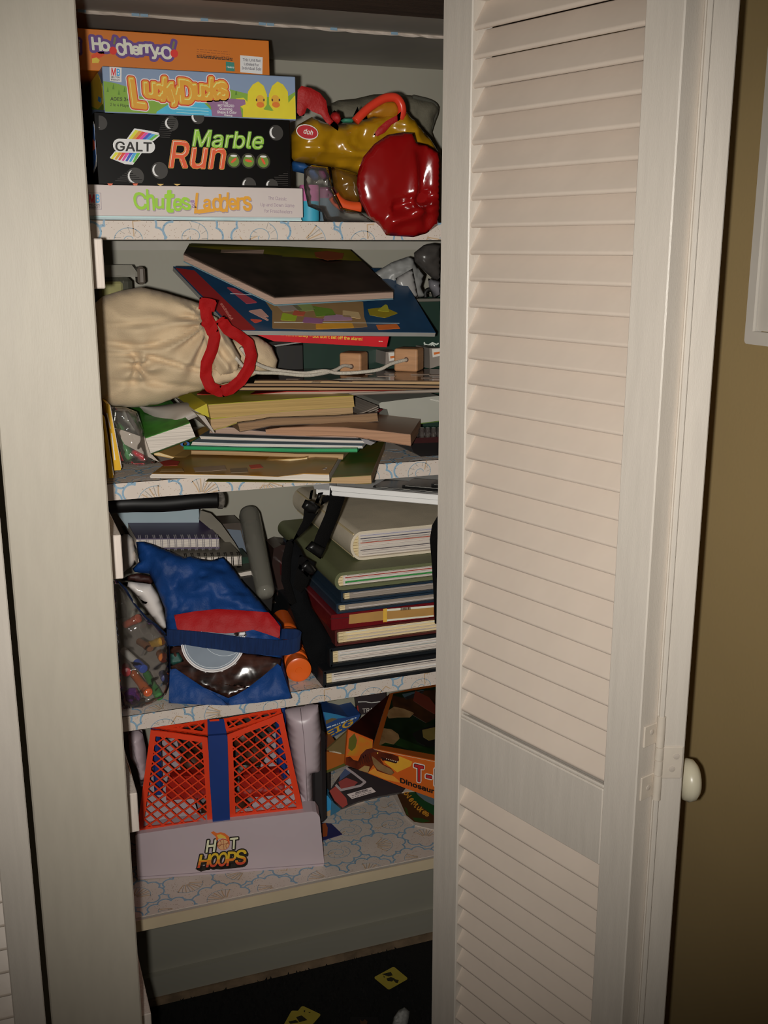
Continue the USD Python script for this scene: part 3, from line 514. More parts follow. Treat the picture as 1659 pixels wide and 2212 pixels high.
# --- orange box
t = Thing('game_box', 'orange game box with cream lettering outlined in purple, top of the pile', 'game box'); Y = 1.31
OR = mat('orange_card', lin('#c9701c', 1.25), .45, .04, 12)
x0, x1, z0, z1 = box_px(t, (170, 56), (581, 92), (581, 171), (170, 112), Y, .25, OR, 'box')
z1 = pY(400, 76, Y)[2]; t.parts[-1][1] = bx(x0, x1, Y, Y+.25, ZD, z1, .0006)
F = Face((0, Y, 0), NY); ch_ = []
for ch, a, b, yb, yt, r in (('H', -62, -20, 370, 285, .1), ('i', -12, 6, 376, 285, .05), ('H', 94, 158, 360, 270, .1), ('o', 158, 222, 366, 302, .1), ('C', 270, 330, 396, 312, .15), ('h', 322, 384, 386, 284, .1), ('e', 384, 436, 394, 330, .08), ('r', 434, 482, 390, 320, .05), ('r', 478, 524, 380, 318, .05), ('y', 516, 576, 422, 336, .1), ('-', 568, 592, 392, 376, 0), ('O', 592, 668, 422, 336, .1)): ch_.append(letter(F, ch, a, b, yb, yt, r))
w_ = unary_union(ch_).buffer(.0003); fc_ = sbox(x0+.0006, ZD+.0006, x1-.0006, z1-.0006); ex_ = F.line(k((252, 318), (262, 268)), .0022).union(F.line(k((672, 350), (684, 298)), .0022))
put(t, F, [(n_, g_.intersection(fc_), c_, l_) for n_, g_, c_, l_ in [('letter_edge', w_.union(ex_).buffer(.0038).buffer(-.001), '#5a3c78', 0), ('lettering', w_, '#e2d6b4', 1), ('cherry_stem', ex_, '#6d6a3c', 1), ('cherry', F.dot(*k((246, 364))[0], .0042).union(F.dot(*k((684, 384))[0], .0044)), '#c22a24', 2),
 ('small_print', lines(F, k((846, 352))[0], k((1088, 374))[0], 4, 5.2, .0006, 8, 3), '#8a4a14', 0), ('small_print', lines(F, k((846, 398))[0], k((1106, 420))[0], 2, 3.5, .0011, 14, 4), '#40260c', 0),
 ('maker_label', F.poly(k((1054, 442), (1114, 448), (1118, 512), (1056, 508))), '#2f7468', 0), ('maker_letters', F.txt('Hasbro', k((1060, 486))[0], k((1112, 490))[0], k((1060, 472))[0]), '#d6dcd0', 1),
 ('white_label', F.poly(k((1157, 396), (1318, 410), (1316, 532), (1158, 518))), '#dcd4d0', 0), ('lettering', unary_union([F.txt(s_, k((a, y))[0], k((b, y+8))[0], k((a, y-20))[0], False) for s_, a, b, y in (('This Unit Not', 1174, 1302, 438), ('Labeled for', 1184, 1290, 468), ('Individual Sale', 1168, 1308, 497))]), '#55505a', 1),
 ('printed_fruit', F.poly(k((90, 395), (130, 375), (180, 370), (185, 395), (150, 415), (92, 418))), '#c8401e', 0), ('printed_fruit', F.poly(k((96, 420), (128, 412), (150, 432), (140, 452), (96, 452))), '#e0a83a', 1)]])
# --- grey fabric bag behind
k = crop(600, 120, 4.608)
t = Thing('fabric_bag', 'olive grey fabric bag slumped against the back wall behind the yellow bag', 'bag')
t.p('bag_body', pillow(k((480, 500), (600, 446), (760, 432), (950, 388), (1150, 380), (1350, 402), (1520, 445), (1585, 490), (1592, 560), (1560, 640), (1520, 780), (1580, 900), (1600, 1300), (500, 1300)), A3(0, 1.565, 0), NY, .03, .03, .03, .007, rumple(.0035, 22, 3)), mat('olive_cloth', lin('#7a7564', 1.), .85, .08, 60, .3, 300), True)
t.p('seam_piping', tube(curve([pY(x, y, 1.548) for x, y in k((1340, 412), (1500, 452), (1575, 500), (1578, 570), (1545, 660), (1505, 790))]), .003), mat('olive_piping', lin('#57564c', 1.), .8))
# --- yellow vinyl bag
YV = mat('yellow_vinyl', lin('#c89418', .8), .22, .06, 20, spec=.6, coat=.4); RV = mat('red_vinyl', lin('#a81416', .72), .18, .05, 20, spec=.6, coat=.6); RC = mat('red_cloth_strap', lin('#b41c1c', 1.0), .6, .08, 80, .3, 400); AM = film('amber_film', '#96691c', .45, .12)
t = Thing('vinyl_bag', 'shiny yellow and red vinyl toy bag slumped over the shelf edge beside the game boxes', 'bag'); tb = t
t.p('bag_body', pillow(k((128, 1045), (132, 790), (200, 690), (340, 610), (470, 668), (600, 690), (780, 664), (960, 600), (1120, 560), (1240, 520), (1330, 620), (1440, 745), (1520, 830), (1610, 975), (1610, 1400), (1380, 1500), (900, 1480), (800, 1180), (690, 1140), (560, 1115), (400, 1090)), A3(0, 1.335, 0), NY, .020, .03, .028, .005, lambda x, y: rumple(.0055, 44, 5)(x, y)+wrinkle(.006, 30, 2)(x, y)-.006*np.exp(-((y-345-(x-700)*.10)/6)**2)+.005*np.exp(-((y-330-(x-700)*.12)/8)**2)), YV, True)
t.p('clear_panel', pillow(k((530, 1110), (700, 1145), (800, 1180), (830, 1480), (640, 1450), (560, 1330)), A3(0, 1.318, 0), NY, .012, .004, .02, .005, rumple(.002, 20, 1)), AM, True)
t.p('strap', pillow(k((190, 600), (198, 345), (235, 302), (330, 322), (420, 372), (482, 450), (500, 560), (530, 630), (605, 700), (598, 748), (520, 692), (478, 662), (430, 592), (345, 558), (290, 518), (262, 600)), A3(0, 1.305, 0), NY, .002, .003, .003, .004, wrinkle(.002, 14, 4)), RC, 50, label='red fabric carrying strap')
rim = [pY(x, y, 1.318) for x, y in k((772, 655), (830, 590), (920, 510), (1040, 435), (1120, 415), (1180, 425), (1225, 480), (1238, 560), (1215, 640))]
t.p('rim', tube(curve(rim), .0055), mat('orange_red_rim', lin('#e2402a', 1.1), .3, .05, 30), True)
t.p('inner_panel', pillow(k((800, 655), (900, 540), (1050, 445), (1150, 432), (1215, 500), (1220, 600), (1120, 640), (960, 610)), A3(0, 1.325, 0), NY, .006, .004, .02, .005, wrinkle(.003, 20, 4)), mat('mustard_vinyl', lin('#b5791c', 1.), .35, .08, 20), True)
t.p('red_band', pillow(k((955, 790), (1000, 720), (1080, 650), (1190, 590), (1225, 560), (1215, 640), (1130, 690), (1060, 770), (990, 805)), A3(0, 1.303, 0), NY, .002, .003, .003, .004, wrinkle(.001, 10, 7)), RC, 50)
t.p('green_lid', pillow(k((620, 670), (630, 625), (740, 620), (770, 560), (795, 508), (806, 545), (790, 640), (740, 672)), A3(0, 1.33, 0), NY, .006, .004, .006, .004), flat('#2f7a62', 1.2), True)
t.p('red_tuck', pillow(k((520, 600), (560, 545), (620, 570), (640, 640), (600, 690), (540, 660)), A3(0, 1.335, 0), NY, .006, .004, .008, .004), RC, True)
F = Face((0, 1.3045, 0), NY); c_ = k((292, 762))[0]; ov = affinity.rotate(affinity.scale(F.dot(*c_, .0088), 1.45, .85), -8)
kk = t.p('logo_patch', F.ext(ov.buffer(.0012), 0, .0006), flat('#e8dccc', 1.3)); t.p('logo_patch', F.ext(ov, .0006, .0006), flat('#b4202a', 1.2), under=kk); t.p('lettering', F.ext(F.txt('doh', k((246, 772))[0], k((340, 794))[0], k((260, 726))[0]), .0012, .0004), flat('#e8dccc', 1.3), under=kk)
fold = lambda x, y: .007*np.exp(-((x-(893-(y-400)*.12))/14)**2)*(y < 460)-.012*np.exp(-((x-915)/18)**2)*(y > 310)*(y < 440)+.009*np.exp(-((y-(478-(x-850)*.35))/12)**2)*(x > 835)-.010*np.exp(-((y-(448-(x-850)*.3))/12)**2)*(x > 845)+wrinkle(.0025, 45, 9)(x, y)-.006*np.exp(-((x-900-(y-330)*.12)/9)**2)*(y > 320)
t.p('flap', pillow(k((1090, 790), (1240, 765), (1350, 770), (1372, 862), (1480, 888), (1612, 965), (1612, 1600), (1590, 1690), (1480, 1770), (1350, 1808), (1080, 1790), (1020, 1700), (900, 1600), (820, 1450), (785, 1280), (800, 1150), (850, 1010), (960, 880)), A3(0, 1.240, 0), NY, .011, .007, .05, .004, fold), RV, True, label='glossy red vinyl flap hanging over the shelf edge')
# --- clay tub in a clear bag
t = Thing('clay_tub', 'small pink and blue modelling clay tub in clear wrap beside the white game box', 'tub')
a, b = pY(*k((252, 1652))[0], 1.29), pY(*k((440, 1652))[0], 1.29); R = (b[0]-a[0])/2; o = A3((a[0]+b[0])/2, 1.29+R, S2); hT = pY(*k((345, 1285))[0], 1.29)[2]-S2; hM = pY(*k((345, 1448))[0], 1.29)[2]-S2
t.p('tub_body', lathe([(0, R*.92), (.004, R), (hM, R)], o, Z, 30), flat('#3aa0bc', 1.2), 40); t.p('tub_lid', lathe([(hM, R*1.02), (hT-.003, R*1.02), (hT, R*.95)], o, Z, 30), flat('#c06a9c', 1.2), 40)
t = Thing('clay_tub', 'dark pink clay tub lying behind the clear wrap under the yellow bag', 'tub')
o2 = pY(*k((470, 1480))[0], 1.35); o2[2] = S2+.0005; t.p('tub_body', lathe([(0, .017), (.002, .019), (.03, .019)], o2, Z, 24), flat('#4b6a7c', 1.), 40); t.p('tub_lid', lathe([(.03, .0197), (.041, .0197), (.043, .018)], o2, Z, 24), flat('#8a3a6c', 1.), 40)
t = Thing('toy_piece', 'blue and purple moulded toy pieces tucked under the yellow bag', 'toy'); t.p('blue_piece', pillow(k((128, 1045), (260, 1060), (360, 1120), (430, 1220), (380, 1260), (280, 1180), (150, 1150)), A3(0, 1.34, 0), NY, .012, .008, .01, .004), flat('#1f4f86', 1.2), True); t.p('purple_piece', pillow(k((400, 1100), (520, 1120), (530, 1210), (460, 1250), (410, 1190)), A3(0, 1.345, 0), NY, .01, .008, .01, .004), flat('#8a2f6c', 1.2), True)
t = Thing('lid_ring', 'orange ring lid showing at the foot of the yellow bag', 'lid')
arc = [pY(x, y, 1.315) for x, y in k((555, 1395), (590, 1445), (650, 1490), (730, 1512), (820, 1515))]; t.p('lid_ring', tube(curve(arc), .0075), flat('#d8501e', 1.25), True)
t = Thing('plastic_wrap', 'crinkled clear plastic wrap around the clay tubs at the shelf edge', 'plastic bag')
t.p('plastic_wrap', pillow(k((262, 1130), (330, 1090), (500, 1110), (545, 1330), (640, 1520), (820, 1560), (1000, 1690), (960, 1712), (640, 1668), (460, 1660), (440, 1560), (300, 1500), (258, 1300)), A3(0, 1.262, 0), NY, .012, .004, .02, .0045, rumple(.004, 12, 8)), film('clear_film', '#b9b4ae', .10, .06), True)
# ================================================================ book shelf
PG = {n: pages('pages_'+n, lin(c_, g)) for n, c_, g in (('cream', '#d8c49a', 1.3), ('yellow', '#b89a62', 1.15), ('tan', '#b3956f', 1.15), ('peach', '#b58c70', 1.1), ('pink', '#b59a8a', 1.15), ('white', '#cfc6bc', 1.25), ('grey', '#9a8f84', 1.2), ('brown', '#94765a', 1.15))}
CV = lambda c_, g=1.5, r=.35: mat('cover_'+c_.lstrip('#'), lin(c_, g), r, .12, 18)
k7, k6, k5, k8, k4 = crop(400, 740, 2.9625), crop(200, 820, 4.1475), crop(360, 510, 2.765), crop(760, 830, 8.195), crop(190, 480, 3.858)
GL = 'flat stack of children\'s books at the front of the book shelf'
TURN = (24.5, pZ(640, 1041, S3+.0015), S3+.0004, 'low')
book('tan-edged picture book at the very bottom, sticking out over the shelf edge', k7((130, 890), (600, 892), (934, 893), (938, 864), (1190, 850)), k7((130, 900), (600, 905), (930, 908), (1192, 900)), 1.27, .22, mat('gold_green_cover', lin('#9a7a2c', 1.2), .4, .5, 22, tint='#4a6a2c'), PG['tan'], name='picture_book', ct=1.0)
tb = Thing('magazine', 'yellow picture magazine with thick white page edges and one curled corner', 'magazine', None)
tb.p('pages', prism(k6((508, 868), (530, 846), (900, 850), (1300, 858), (1659, 872))+k7((760, 842), (920, 846), (922, 888), (500, 878))+k6((1659, 902), (1250, 892), (900, 888), (515, 886)), 1.272, .19), PG['white'])
tb.p('cover', prism(k6((530, 842), (900, 846), (1300, 854), (1659, 868))+k7((760, 836), (920, 840), (920, 846), (760, 842))+k6((1659, 872), (1300, 858), (900, 850), (530, 846)), 1.27, .19), mat('yellow_picture_cover', lin('#b8801c', 1.45), .35, .3, 16, tint='#9a7a4a'))
FM = Face(pY(520, 1022, 1.2)*0+pZ(520, 1026, S3+.0133), Z)
for q, c_ in ((((600, 740), (690, 720), (780, 735), (760, 770), (640, 775)), '#a83a2c'), (((1400, 768), (1500, 760), (1530, 790), (1420, 800)), '#b0402c'), (((900, 790), (1180, 770), (1200, 810), (920, 830)), '#8f7a66'), (((620, 800), (800, 795), (820, 825), (600, 830)), '#8a6a3a'), (((1230, 800), (1380, 790), (1390, 830), (1240, 835)), '#7a6a54')): tb.p('printed_shape', FM.ext(FM.poly(k6(*q)), 0, .0003), flat(c_, 1.2))
tb.p('curled_corner', pillow(k7((835, 822), (905, 798), (918, 845), (880, 872), (845, 868)), pY(690, 1015, 1.19), A3(-.3, -1, .5), .006, .002, .012, .003), PG['white'], True)
TURN = (28, A3(.32, 1.268, 0), S3+.0062, 'mid')
book('thin buff paperback with a wavy folded front edge, low in the stack', k6((510, 682), (560, 672), (690, 712), (1000, 726), (1400, 742), (1659, 738))+k7((740, 756), (765, 750)), k6((515, 692), (680, 722), (1000, 742), (1400, 756), (1659, 762))+k7((700, 778), (765, 764)), 1.285, .20, CV('#b58e4e', 1.4), PG['cream'], ct=.8)
book('thin tan paperback lying under the green folder', k7((5, 712), (400, 722), (700, 734), (994, 738)), k7((5, 732), (400, 742), (700, 752), (990, 766)), 1.292, .21, CV('#9a7a54'), PG['tan'], ct=.8)
book('green folder full of white sheets in the book stack', k7((-40, 682), (300, 692), (700, 700), (1085, 700)), k7((-42, 698), (300, 706), (700, 716), (1086, 716)), 1.290, .22, CV('#1f7a4c', 1.4), CV('#2a8a58', 1.4), name='folder', category='folder')
book('white notebook with blue wire loops above the green folder', k7((10, 658), (300, 668), (700, 674), (1115, 684)), k7((0, 676), (300, 684), (700, 690), (1118, 696)), 1.294, .22, CV('#8a97a0', 1.5), PG['white'], name='notebook', category='notebook', ct=.8)
tn = THINGS[-1]
for i in range(5):
    c0 = pP(398+i*1.2, 963+i*.4, TURN[1]*A3(1, 1, 0)+A3(.47, .88, 0)*.022, A3(.469, .883, 0)); th = np.linspace(0, 6.2, 14); tn.p('wire_loop', tube([c0+A3(.0045*math.cos(a), .001*i, .0026+.0030*math.sin(a)) for a in th], .0005, 5), flat('#2d5a9a', 1.6), 40)
book('white exercise pad with a grey cover line, second from the peach paperback', k7((50, 622), (300, 632), (700, 644), (1130, 652)), k7((60, 640), (300, 648), (700, 658), (1135, 668)), 1.297, .22, CV('#5d6468', 1.5), PG['white'], name='notebook', category='notebook', ct=.9)
book('pinkish-edged paperback bent behind the peach one', k7((108, 566), (250, 574), (370, 592), (520, 606), (800, 618), (1080, 622)), k7((104, 606), (250, 612), (500, 622), (800, 632), (1080, 640)), 1.305, .19, CV('#6d5f5c'), PG['pink'])
book('peach-edged paperback drooping over the stack towards the right', k7((496, 572), (600, 558), (800, 552), (1000, 556), (1200, 576), (1434, 604)), k7((500, 618), (700, 612), (900, 606), (1080, 614), (1250, 642), (1436, 672)), 1.285, .12, CV('#7a5a44'), PG['peach'])
TURN = (0, A3(.34, 1.238, 0), S3+.0004, 'top')
book('curved brown-edged paperback with flaring page corners on the right', k7((380, 546), (480, 534), (600, 512), (800, 506), (1000, 500), (1150, 488), (1290, 476)), k7((392, 598), (470, 584), (600, 558), (800, 548), (1000, 546), (1180, 540), (1296, 528)), 1.305, .18, CV('#54463c'), PG['brown'])
tf_ = THINGS[-1]
for i, (a, b) in enumerate((((1120, 490), (1300, 430)), ((1140, 496), (1305, 446)), ((1150, 502), (1308, 462)))): tf_.p('loose_page', prism(k7(a, ((a[0]+b[0])/2, (a[1]+b[1])/2+10), b, (b[0], b[1]+5), ((a[0]+b[0])/2, (a[1]+b[1])/2+15), (a[0], a[1]+5)), 1.307+i*.002, .10), PG['grey'])
tf_.p('loose_page', prism(k7((1000, 548), (1140, 544), (1285, 572), (1280, 577), (1140, 549), (1000, 553)), 1.305, .1), PG['grey'])
book('tan paperback with a bent cover directly beneath the thick yellow-edged one', k7((205, 524), (400, 500), (700, 470), (1000, 446), (1138, 440)), k7((212, 594), (300, 572), (380, 542), (700, 508), (1000, 498), (1142, 488)), 1.310, .17, CV('#8f8a3c', 1.4), PG['tan'])
book('thick yellow-edged paperback on top of the stack with a green-gold cover', k7((184, 424), (400, 408), (700, 388), (950, 372), (1132, 364)), k7((200, 510), (400, 496), (700, 470), (950, 446), (1140, 434)), 1.304, .17, CV('#8d8a2a', 1.5), PG['yellow'])
THINGS[-1].p('end_cover', prism(k7((98, 462), (180, 420), (200, 512), (150, 490)), 1.310, .15), CV('#a59a2a', 1.5))
t = Thing('sheet', 'bent grey card sticking out left below the tan paperback', 'card'); t.p('sheet', prism(k7((95, 474), (150, 490), (212, 592), (222, 602), (205, 598), (120, 500)), 1.292, .15), CV('#a39a92', 1.3))
TURN = (28, A3(.32, 1.268, 0))
t = Thing('sheet', 'loose grey cover drooping under the peach paperback at its right end', 'card'); t.p('sheet', prism(k7((1110, 628), (1150, 634), (1205, 655), (1175, 672), (1140, 660)), 1.285, .10), CV('#7a7678', 1.3))
TURN = None
# thick book standing open on the left
t = Thing('thick_book', 'thick white-edged book with a leafy green cover lying tilted left of the stack', 'book')
fr_ = [pY(*q, 1.262) for q in k6((474, 526), (872, 390), (922, 512), (520, 662))]
bk_ = [q+A3(-.004, .17, .016) for q in fr_]
t.p('pages', hull(fr_+bk_), PG['white']); up_ = unit(np.cross(fr_[1]-fr_[0], bk_[0]-fr_[0])); up_ = up_ if up_[2] > 0 else -up_
t.p('cover', slab([fr_[0]+up_*.0012-A3(0, .002, 0), fr_[1]+up_*.0012-A3(0, .002, 0), bk_[1]+up_*.0012, bk_[0]+up_*.0012], .001, up_), mat('leafy_green_cover', lin('#2f6a22', 1.5), .35, .45, 40))
t.p('cover', slab([fr_[3]-A3(0, .002, 0), fr_[2]-A3(0, .002, 0), bk_[2], bk_[3]], .001, up_), CV('#1f3a14'))
t.p('front_cover', prism(k6((205, 440), (255, 452), (470, 526), (520, 660), (600, 742), (560, 728), (290, 585)), 1.268, .0015), CV('#a2978c', 1.35)); t.parts[-1][1].apply_translation([0, .004, 0])
t = Thing('curled_page', 'grey curled page rolling over the tilted white book', 'paper')
v = []; f = []
top_ = curve([pY(x, y, Y_) for (x, y), Y_ in zip(k6((340, 250), (560, 238), (820, 205), (1000, 225), (1140, 246)), (1.38, 1.36, 1.34, 1.32, 1.30))], 5); bot_ = curve([pY(x, y, Y_) for (x, y), Y_ in zip(k6((460, 290), (560, 335), (680, 378), (745, 404), (1140, 250)), (1.36, 1.33, 1.30, 1.285, 1.298))], 5)
G_ = np.array([[a+(b-a)*q+A3(0, -.010*math.sin(q*3.1), .006*math.sin(q*3.1)) for q in np.linspace(0, 1, 7)] for a, b in zip(top_, bot_)]); n0, n1 = G_.shape[:2]; vv = np.vstack([G_.reshape(-1, 3), G_.reshape(-1, 3)+A3(0, .0006, -.0004)])
for i in range(n0-1):
    for j in range(n1-1): a = i*n1+j; f += [(a, a+1, a+n1+1), (a, a+n1+1, a+n1), (a+n0*n1, a+n0*n1+n1+1, a+n0*n1+1), (a+n0*n1, a+n0*n1+n1, a+n0*n1+n1+1)]
t.p('curled_page', trimesh.Trimesh(vv, f, process=False), CV('#9c958e', 1.4), True)
# yellow spines on the far left
for i, (lab, q) in enumerate((('slim yellow book standing upright at the left end, the taller one with spine print', ((119, 212), (150, 222), (256, 800), (250, 812), (196, 814))), ('slim yellow book leaning in the shadow beside the post', ((92, 322), (104, 330), (186, 868), (184, 880), (148, 884))))):
    t = Thing('slim_book', lab, 'book'); Y = 1.262-.01*i; t.p('spine', prism(k6(*q), Y, .15), CV('#d8a012', 1.35)); F = Face((0, Y, 0), NY)
    t.p('pages', prism(k6(*[(x+9-2*i, y+8) for x, y in q[:2]], (q[2][0]+6, q[2][1]-12), (q[2][0]-2, q[2][1]-8)), Y+.003, .145), PG['white'])
    if i == 0: t.p('lettering', F.ext(affinity.rotate(unary_union([lines(F, (240.5, 895), (258, 905), 1, 3, .0011, 3, 2)]), -68), 0), flat('#e8dcc0')); t.p('lettering', F.ext(F.line(k6((128, 300), (160, 440)), .0012).union(F.line(k6((170, 480), (200, 720)), .0014)), 0, .0002), flat('#f0e4c4'))
# clear bag with green toy
t = Thing('toy_snake', 'shiny green moulded toy inside the clear bag left of the tilted book', 'toy'); t.p('toy_snake', pillow(k6((195, 372), (240, 385), (290, 430), (300, 520), (340, 590), (378, 720), (330, 745), (260, 735), (235, 600), (200, 440)), A3(0, 1.30, 0), NY, .012, .01, .012, .004, wrinkle(.004, 12, 4)), flat('#1f8a3c', 1.3, .2), True)
t = Thing('toy_block', 'red plastic toy block inside the clear bag', 'toy'); t.p('toy_block', pillow(k6((345, 660), (362, 610), (500, 688), (490, 740), (430, 730)), A3(0, 1.285, 0), NY, .008, .008, .008, .004), flat('#b8182a', 1.3, .25), True)
t = Thing('plastic_bag', 'clear crinkled plastic bag holding the green toy at the left end of the book shelf', 'plastic bag'); t.p('plastic_bag', pillow(k6((160, 242), (300, 250), (400, 290), (465, 470), (500, 680), (600, 745), (420, 770), (250, 752), (210, 560)), A3(0, 1.275, 0), NY, .012, .006, .02, .0045, rumple(.005, 14, 3)), film('clear_film', '#b9b4ae', .10, .06), True)
# ---------------------------------------------------------------- thin glossy books under the wooden cubes
TURN = (23, A3(.41, 1.276, 0), S3+.0004, 'thin')
GT = 'thin glossy picture books under the wooden cubes'
for lab, a, b, Y, col, pg in (('lowest thin grey board book, sagging open above the paperbacks', ((-5, 368), (300, 388), (700, 358), (1000, 342), (1300, 326), (1635, 316)), ((-5, 380), (300, 402), (700, 372), (1000, 352), (1300, 338), (1635, 330)), 1.292, '#5c5048', 'grey'), ('thin red-covered picture book pressed under the drawstring bag', ((60, 342), (320, 352), (640, 326), (1000, 322), (1635, 320)), ((70, 356), (310, 378), (640, 352), (1000, 338), (1635, 326)), 1.286, '#8c1f1c', 'pink'), ('thin dark picture book with a tan page edge, middle of the glossy ones', ((330, 300), (700, 300), (1000, 304), (1635, 312)), ((320, 316), (700, 316), (1000, 318), (1635, 322)), 1.29, '#2c211c', 'tan'), ('thin black-covered picture book third from the wooden cubes', ((350, 276), (700, 276), (1000, 280), (1635, 290)), ((340, 292), (700, 292), (1000, 296), (1635, 306)), 1.292, '#1d1613', 'brown')):
    book(lab, k7(*a), k7(*b), Y, .12, CV(col, 1.3, .15), PG[pg], name='picture_book', ct=1.6)
t = Thing('picture_book', 'thin picture book with a shiny dark photo cover, directly under the wooden cubes', 'book'); Y = 1.288
q = k7((430, 256), (700, 254), (1000, 256), (1635, 262)); q2 = k7((425, 270), (700, 270), (1000, 273), (1635, 280)); t.p('pages', prism(q+q2[::-1], Y, .13), PG['tan'])
TD = A3(math.sin(math.radians(23)), math.cos(math.radians(23)), 0); TO = TURN[1]*A3(1, 1, 0); ca = pP(*q[0], TO, TD)+TD*(Y-1.27); cb = pP(*q[-1], TO, TD)+TD*(Y-1.27)
e_ = A3(0, 0, .0016); sl_ = [ca+e_-TD*.001, cb+e_-TD*.001, cb+e_+TD*.13, ca+e_+TD*.13]
t.p('cover', slab(sl_, .0014), mat('dark_photo_cover', lin('#2a211c', 1.2), .12, .7, 40, tint='#6a5040', stretch=(1, .4, 1))); NC = unit(np.cross(sl_[1]-sl_[0], sl_[3]-sl_[0])); topz = lambda x: ca[2]+.0016+(x-ca[0])/(cb[0]-ca[0])*(cb[2]-ca[2])
F = Face(sl_[0], NC); rs = random.Random(8)
for pz_ in [F.poly([(x, y), (x+w, y), (x+w-4, y+1.2), (x-3, y+1.2)]) for x, y, w in [(rs.uniform(600, 930), rs.uniform(805, 826), rs.uniform(14, 50)) for _ in range(16)]]: t.p('printed_shape', F.ext(pz_), flat('#8a7666'))
TURN = None
# wooden cubes and cord
CUBE = mat('beech_wood', lin('#b98a62', 1.15), .55, .14, 22, .15, 120, stretch=(1, 1, 7)); CUBE2 = CUBE
CORD = mat('white_cord', lin('#d2cabb', 1.1), .75, .15, 500, .5, 900)
def cube(lab, fx0, fx1, sx1, yt, yb, Y):
    a, b, c_ = pY(fx0, yb, Y), pY(fx1, yb, Y), pY(sx1, yb, Y); s_ = .0275; cx = (a[0]+c_[0])/2; ang = math.radians(38); ex = A3(math.cos(ang), -math.sin(ang), 0); ey = A3(math.sin(ang), math.cos(ang), 0)
    s_ = (c_[0]-a[0])/(math.cos(ang)+math.sin(ang))*1.02; hz = (pY(fx0, yt, Y)[2]-pY(fx0, yb, Y)[2])/2; zb = topz(cx)
    t = Thing('wooden_cube', lab, 'wooden block'); o = A3(cx, Y+s_*.4, zb+hz); t.p('block', rounded(o, ex, ey, A3(0, 0, 1), (s_/2, s_/2, hz), .0032), CUBE, 25); return t, o, ex, ey, s_, hz
t1, o1, ex, ey, s1, hz = cube('rounded wooden cube with the cord entering it, nearer the drawstring bag', 738, 778, 803, 752, 797, 1.352)
t2, o2, ex2, ey2, s2_, hz2 = cube('rounded wooden cube at the right end of the cord, beside the door', 857, 893, 925, 749, 799, 1.346)
h1 = o1-ey*s1/2+ex*.002+A3(0, 0, -.004); h2 = o2-ey2*s2_/2+ex2*.001+A3(0, 0, .001)
for t_, h_, e_ in ((t1, h1, ey), (t2, h2, ey2)): t_.p('drilled_hole', lathe([(0, .0034), (.0008, .0034)], h_-e_*.0005, e_, 16), flat('#5a3c28', 1.), 40)
t = Thing('cord', 'white braided cord running from the drawstring bag to the wooden cubes', 'cord'); wl = lambda x, y, Y: pY(x, y, Y)
zf = lambda p: A3(p[0], p[1], max(p[2], topz(p[0])+.0026))
c1 = [zf(p) for p in (wl(520, 752, 1.27), wl(545, 780, 1.285), wl(580, 796, 1.30), wl(620, 803, 1.31), wl(660, 806, 1.315), wl(700, 801, 1.32), wl(730, 806, 1.325), wl(780, 804, 1.325), wl(820, 798, 1.33))]+[wl(845, 786, 1.336), h2]
c2 = [zf(p) for p in (wl(508, 772, 1.27), wl(540, 802, 1.285), wl(600, 806, 1.30), wl(660, 811, 1.31), wl(700, 806, 1.32), wl(725, 799, 1.33), wl(742, 790, 1.34))]+[h1]
t.p('strand', tube(curve(c1), .0024), CORD, True); t.p('strand', tube(curve(c2), .0023), CORD, True)
# small striped boxes behind the cubes
for lab, q, Y in (('small white carton with an orange stripe behind the right wooden cube', ((185, 1440), (320, 1430), (320, 1590), (180, 1595)), 1.40), ('small white carton with an orange stripe at the door edge', ((705, 1395), (830, 1390), (830, 1600), (712, 1640)), 1.38)):
    kx = crop(800, 500, 5.53); t = Thing('small_carton', lab, 'carton'); t.p('carton', prism(kx(*q), Y, .05), CV('#8d847c', 1.2)); F = Face((0, Y, 0), NY)
    y0_, y1_, xa, xb = q[0][1], q[2][1], q[0][0]+30, q[1][0]; put(t, F, [('printed_panel', F.poly(kx((xa, y0_+8), (xb, y0_+2), (xb, y0_+90), (xa+10, y0_+110))), '#c2bcb4', 0), ('printed_stripe', F.poly(kx((xa+20, y0_+50), (xb, y0_+40), (xb, y0_+62), (xa+24, y0_+78))), '#b8622c', 1)])
# ---------------------------------------------------------------- dark green storage bin
GB = mat('dark_green_plastic', lin('#22382f', 1.2), .4, .08, 30); t = Thing('storage_bin', 'dark green plastic storage bin with a grey rim behind the books', 'storage bin')
a, b = pY(600, 800, 1.44), pY(960, 647, 1.44); zr = pY(900, 647, 1.44)[2]
xl_ = pY(655, 740, 1.44)[0]; zb_ = S3
t.p('bin_body', cat(bx(xl_, .71, 1.44, 1.444, zb_, zr-.002), bx(xl_, .71, 1.58, 1.584, zb_, zr-.002), bx(xl_, xl_+.004, 1.444, 1.58, zb_, zr-.002), bx(.706, .71, 1.444, 1.58, zb_, zr-.002), bx(xl_+.004, .706, 1.444, 1.58, zb_, zb_+.004)), GB)
t.p('rim', cat(bx(xl_-.004, .713, 1.434, 1.447, zr-.003, zr+.0012, .0008), bx(xl_-.004, .713, 1.577, 1.588, zr-.003, zr+.0012, .0008)), mat('grey_rim', lin('#6e6a62', 1.2), .5))
F = Face((0, 1.44, 0), NY); kx = crop(800, 500, 5.53); put(t, F, [('emblem', unary_union([F.line(kx((640, 1335), (655, 1350), (690, 1360), (740, 1330), (790, 1350), (815, 1335)), .0022), F.line(kx((715, 1375), (740, 1345), (770, 1372)), .0018), F.line(kx((640, 1335), (650, 1325)), .002)]), '#b9c0b8', 0)])
t = Thing('dark_box', 'black box in the shadow under the red box, beside the drawstring bag', 'box'); kk5 = k5
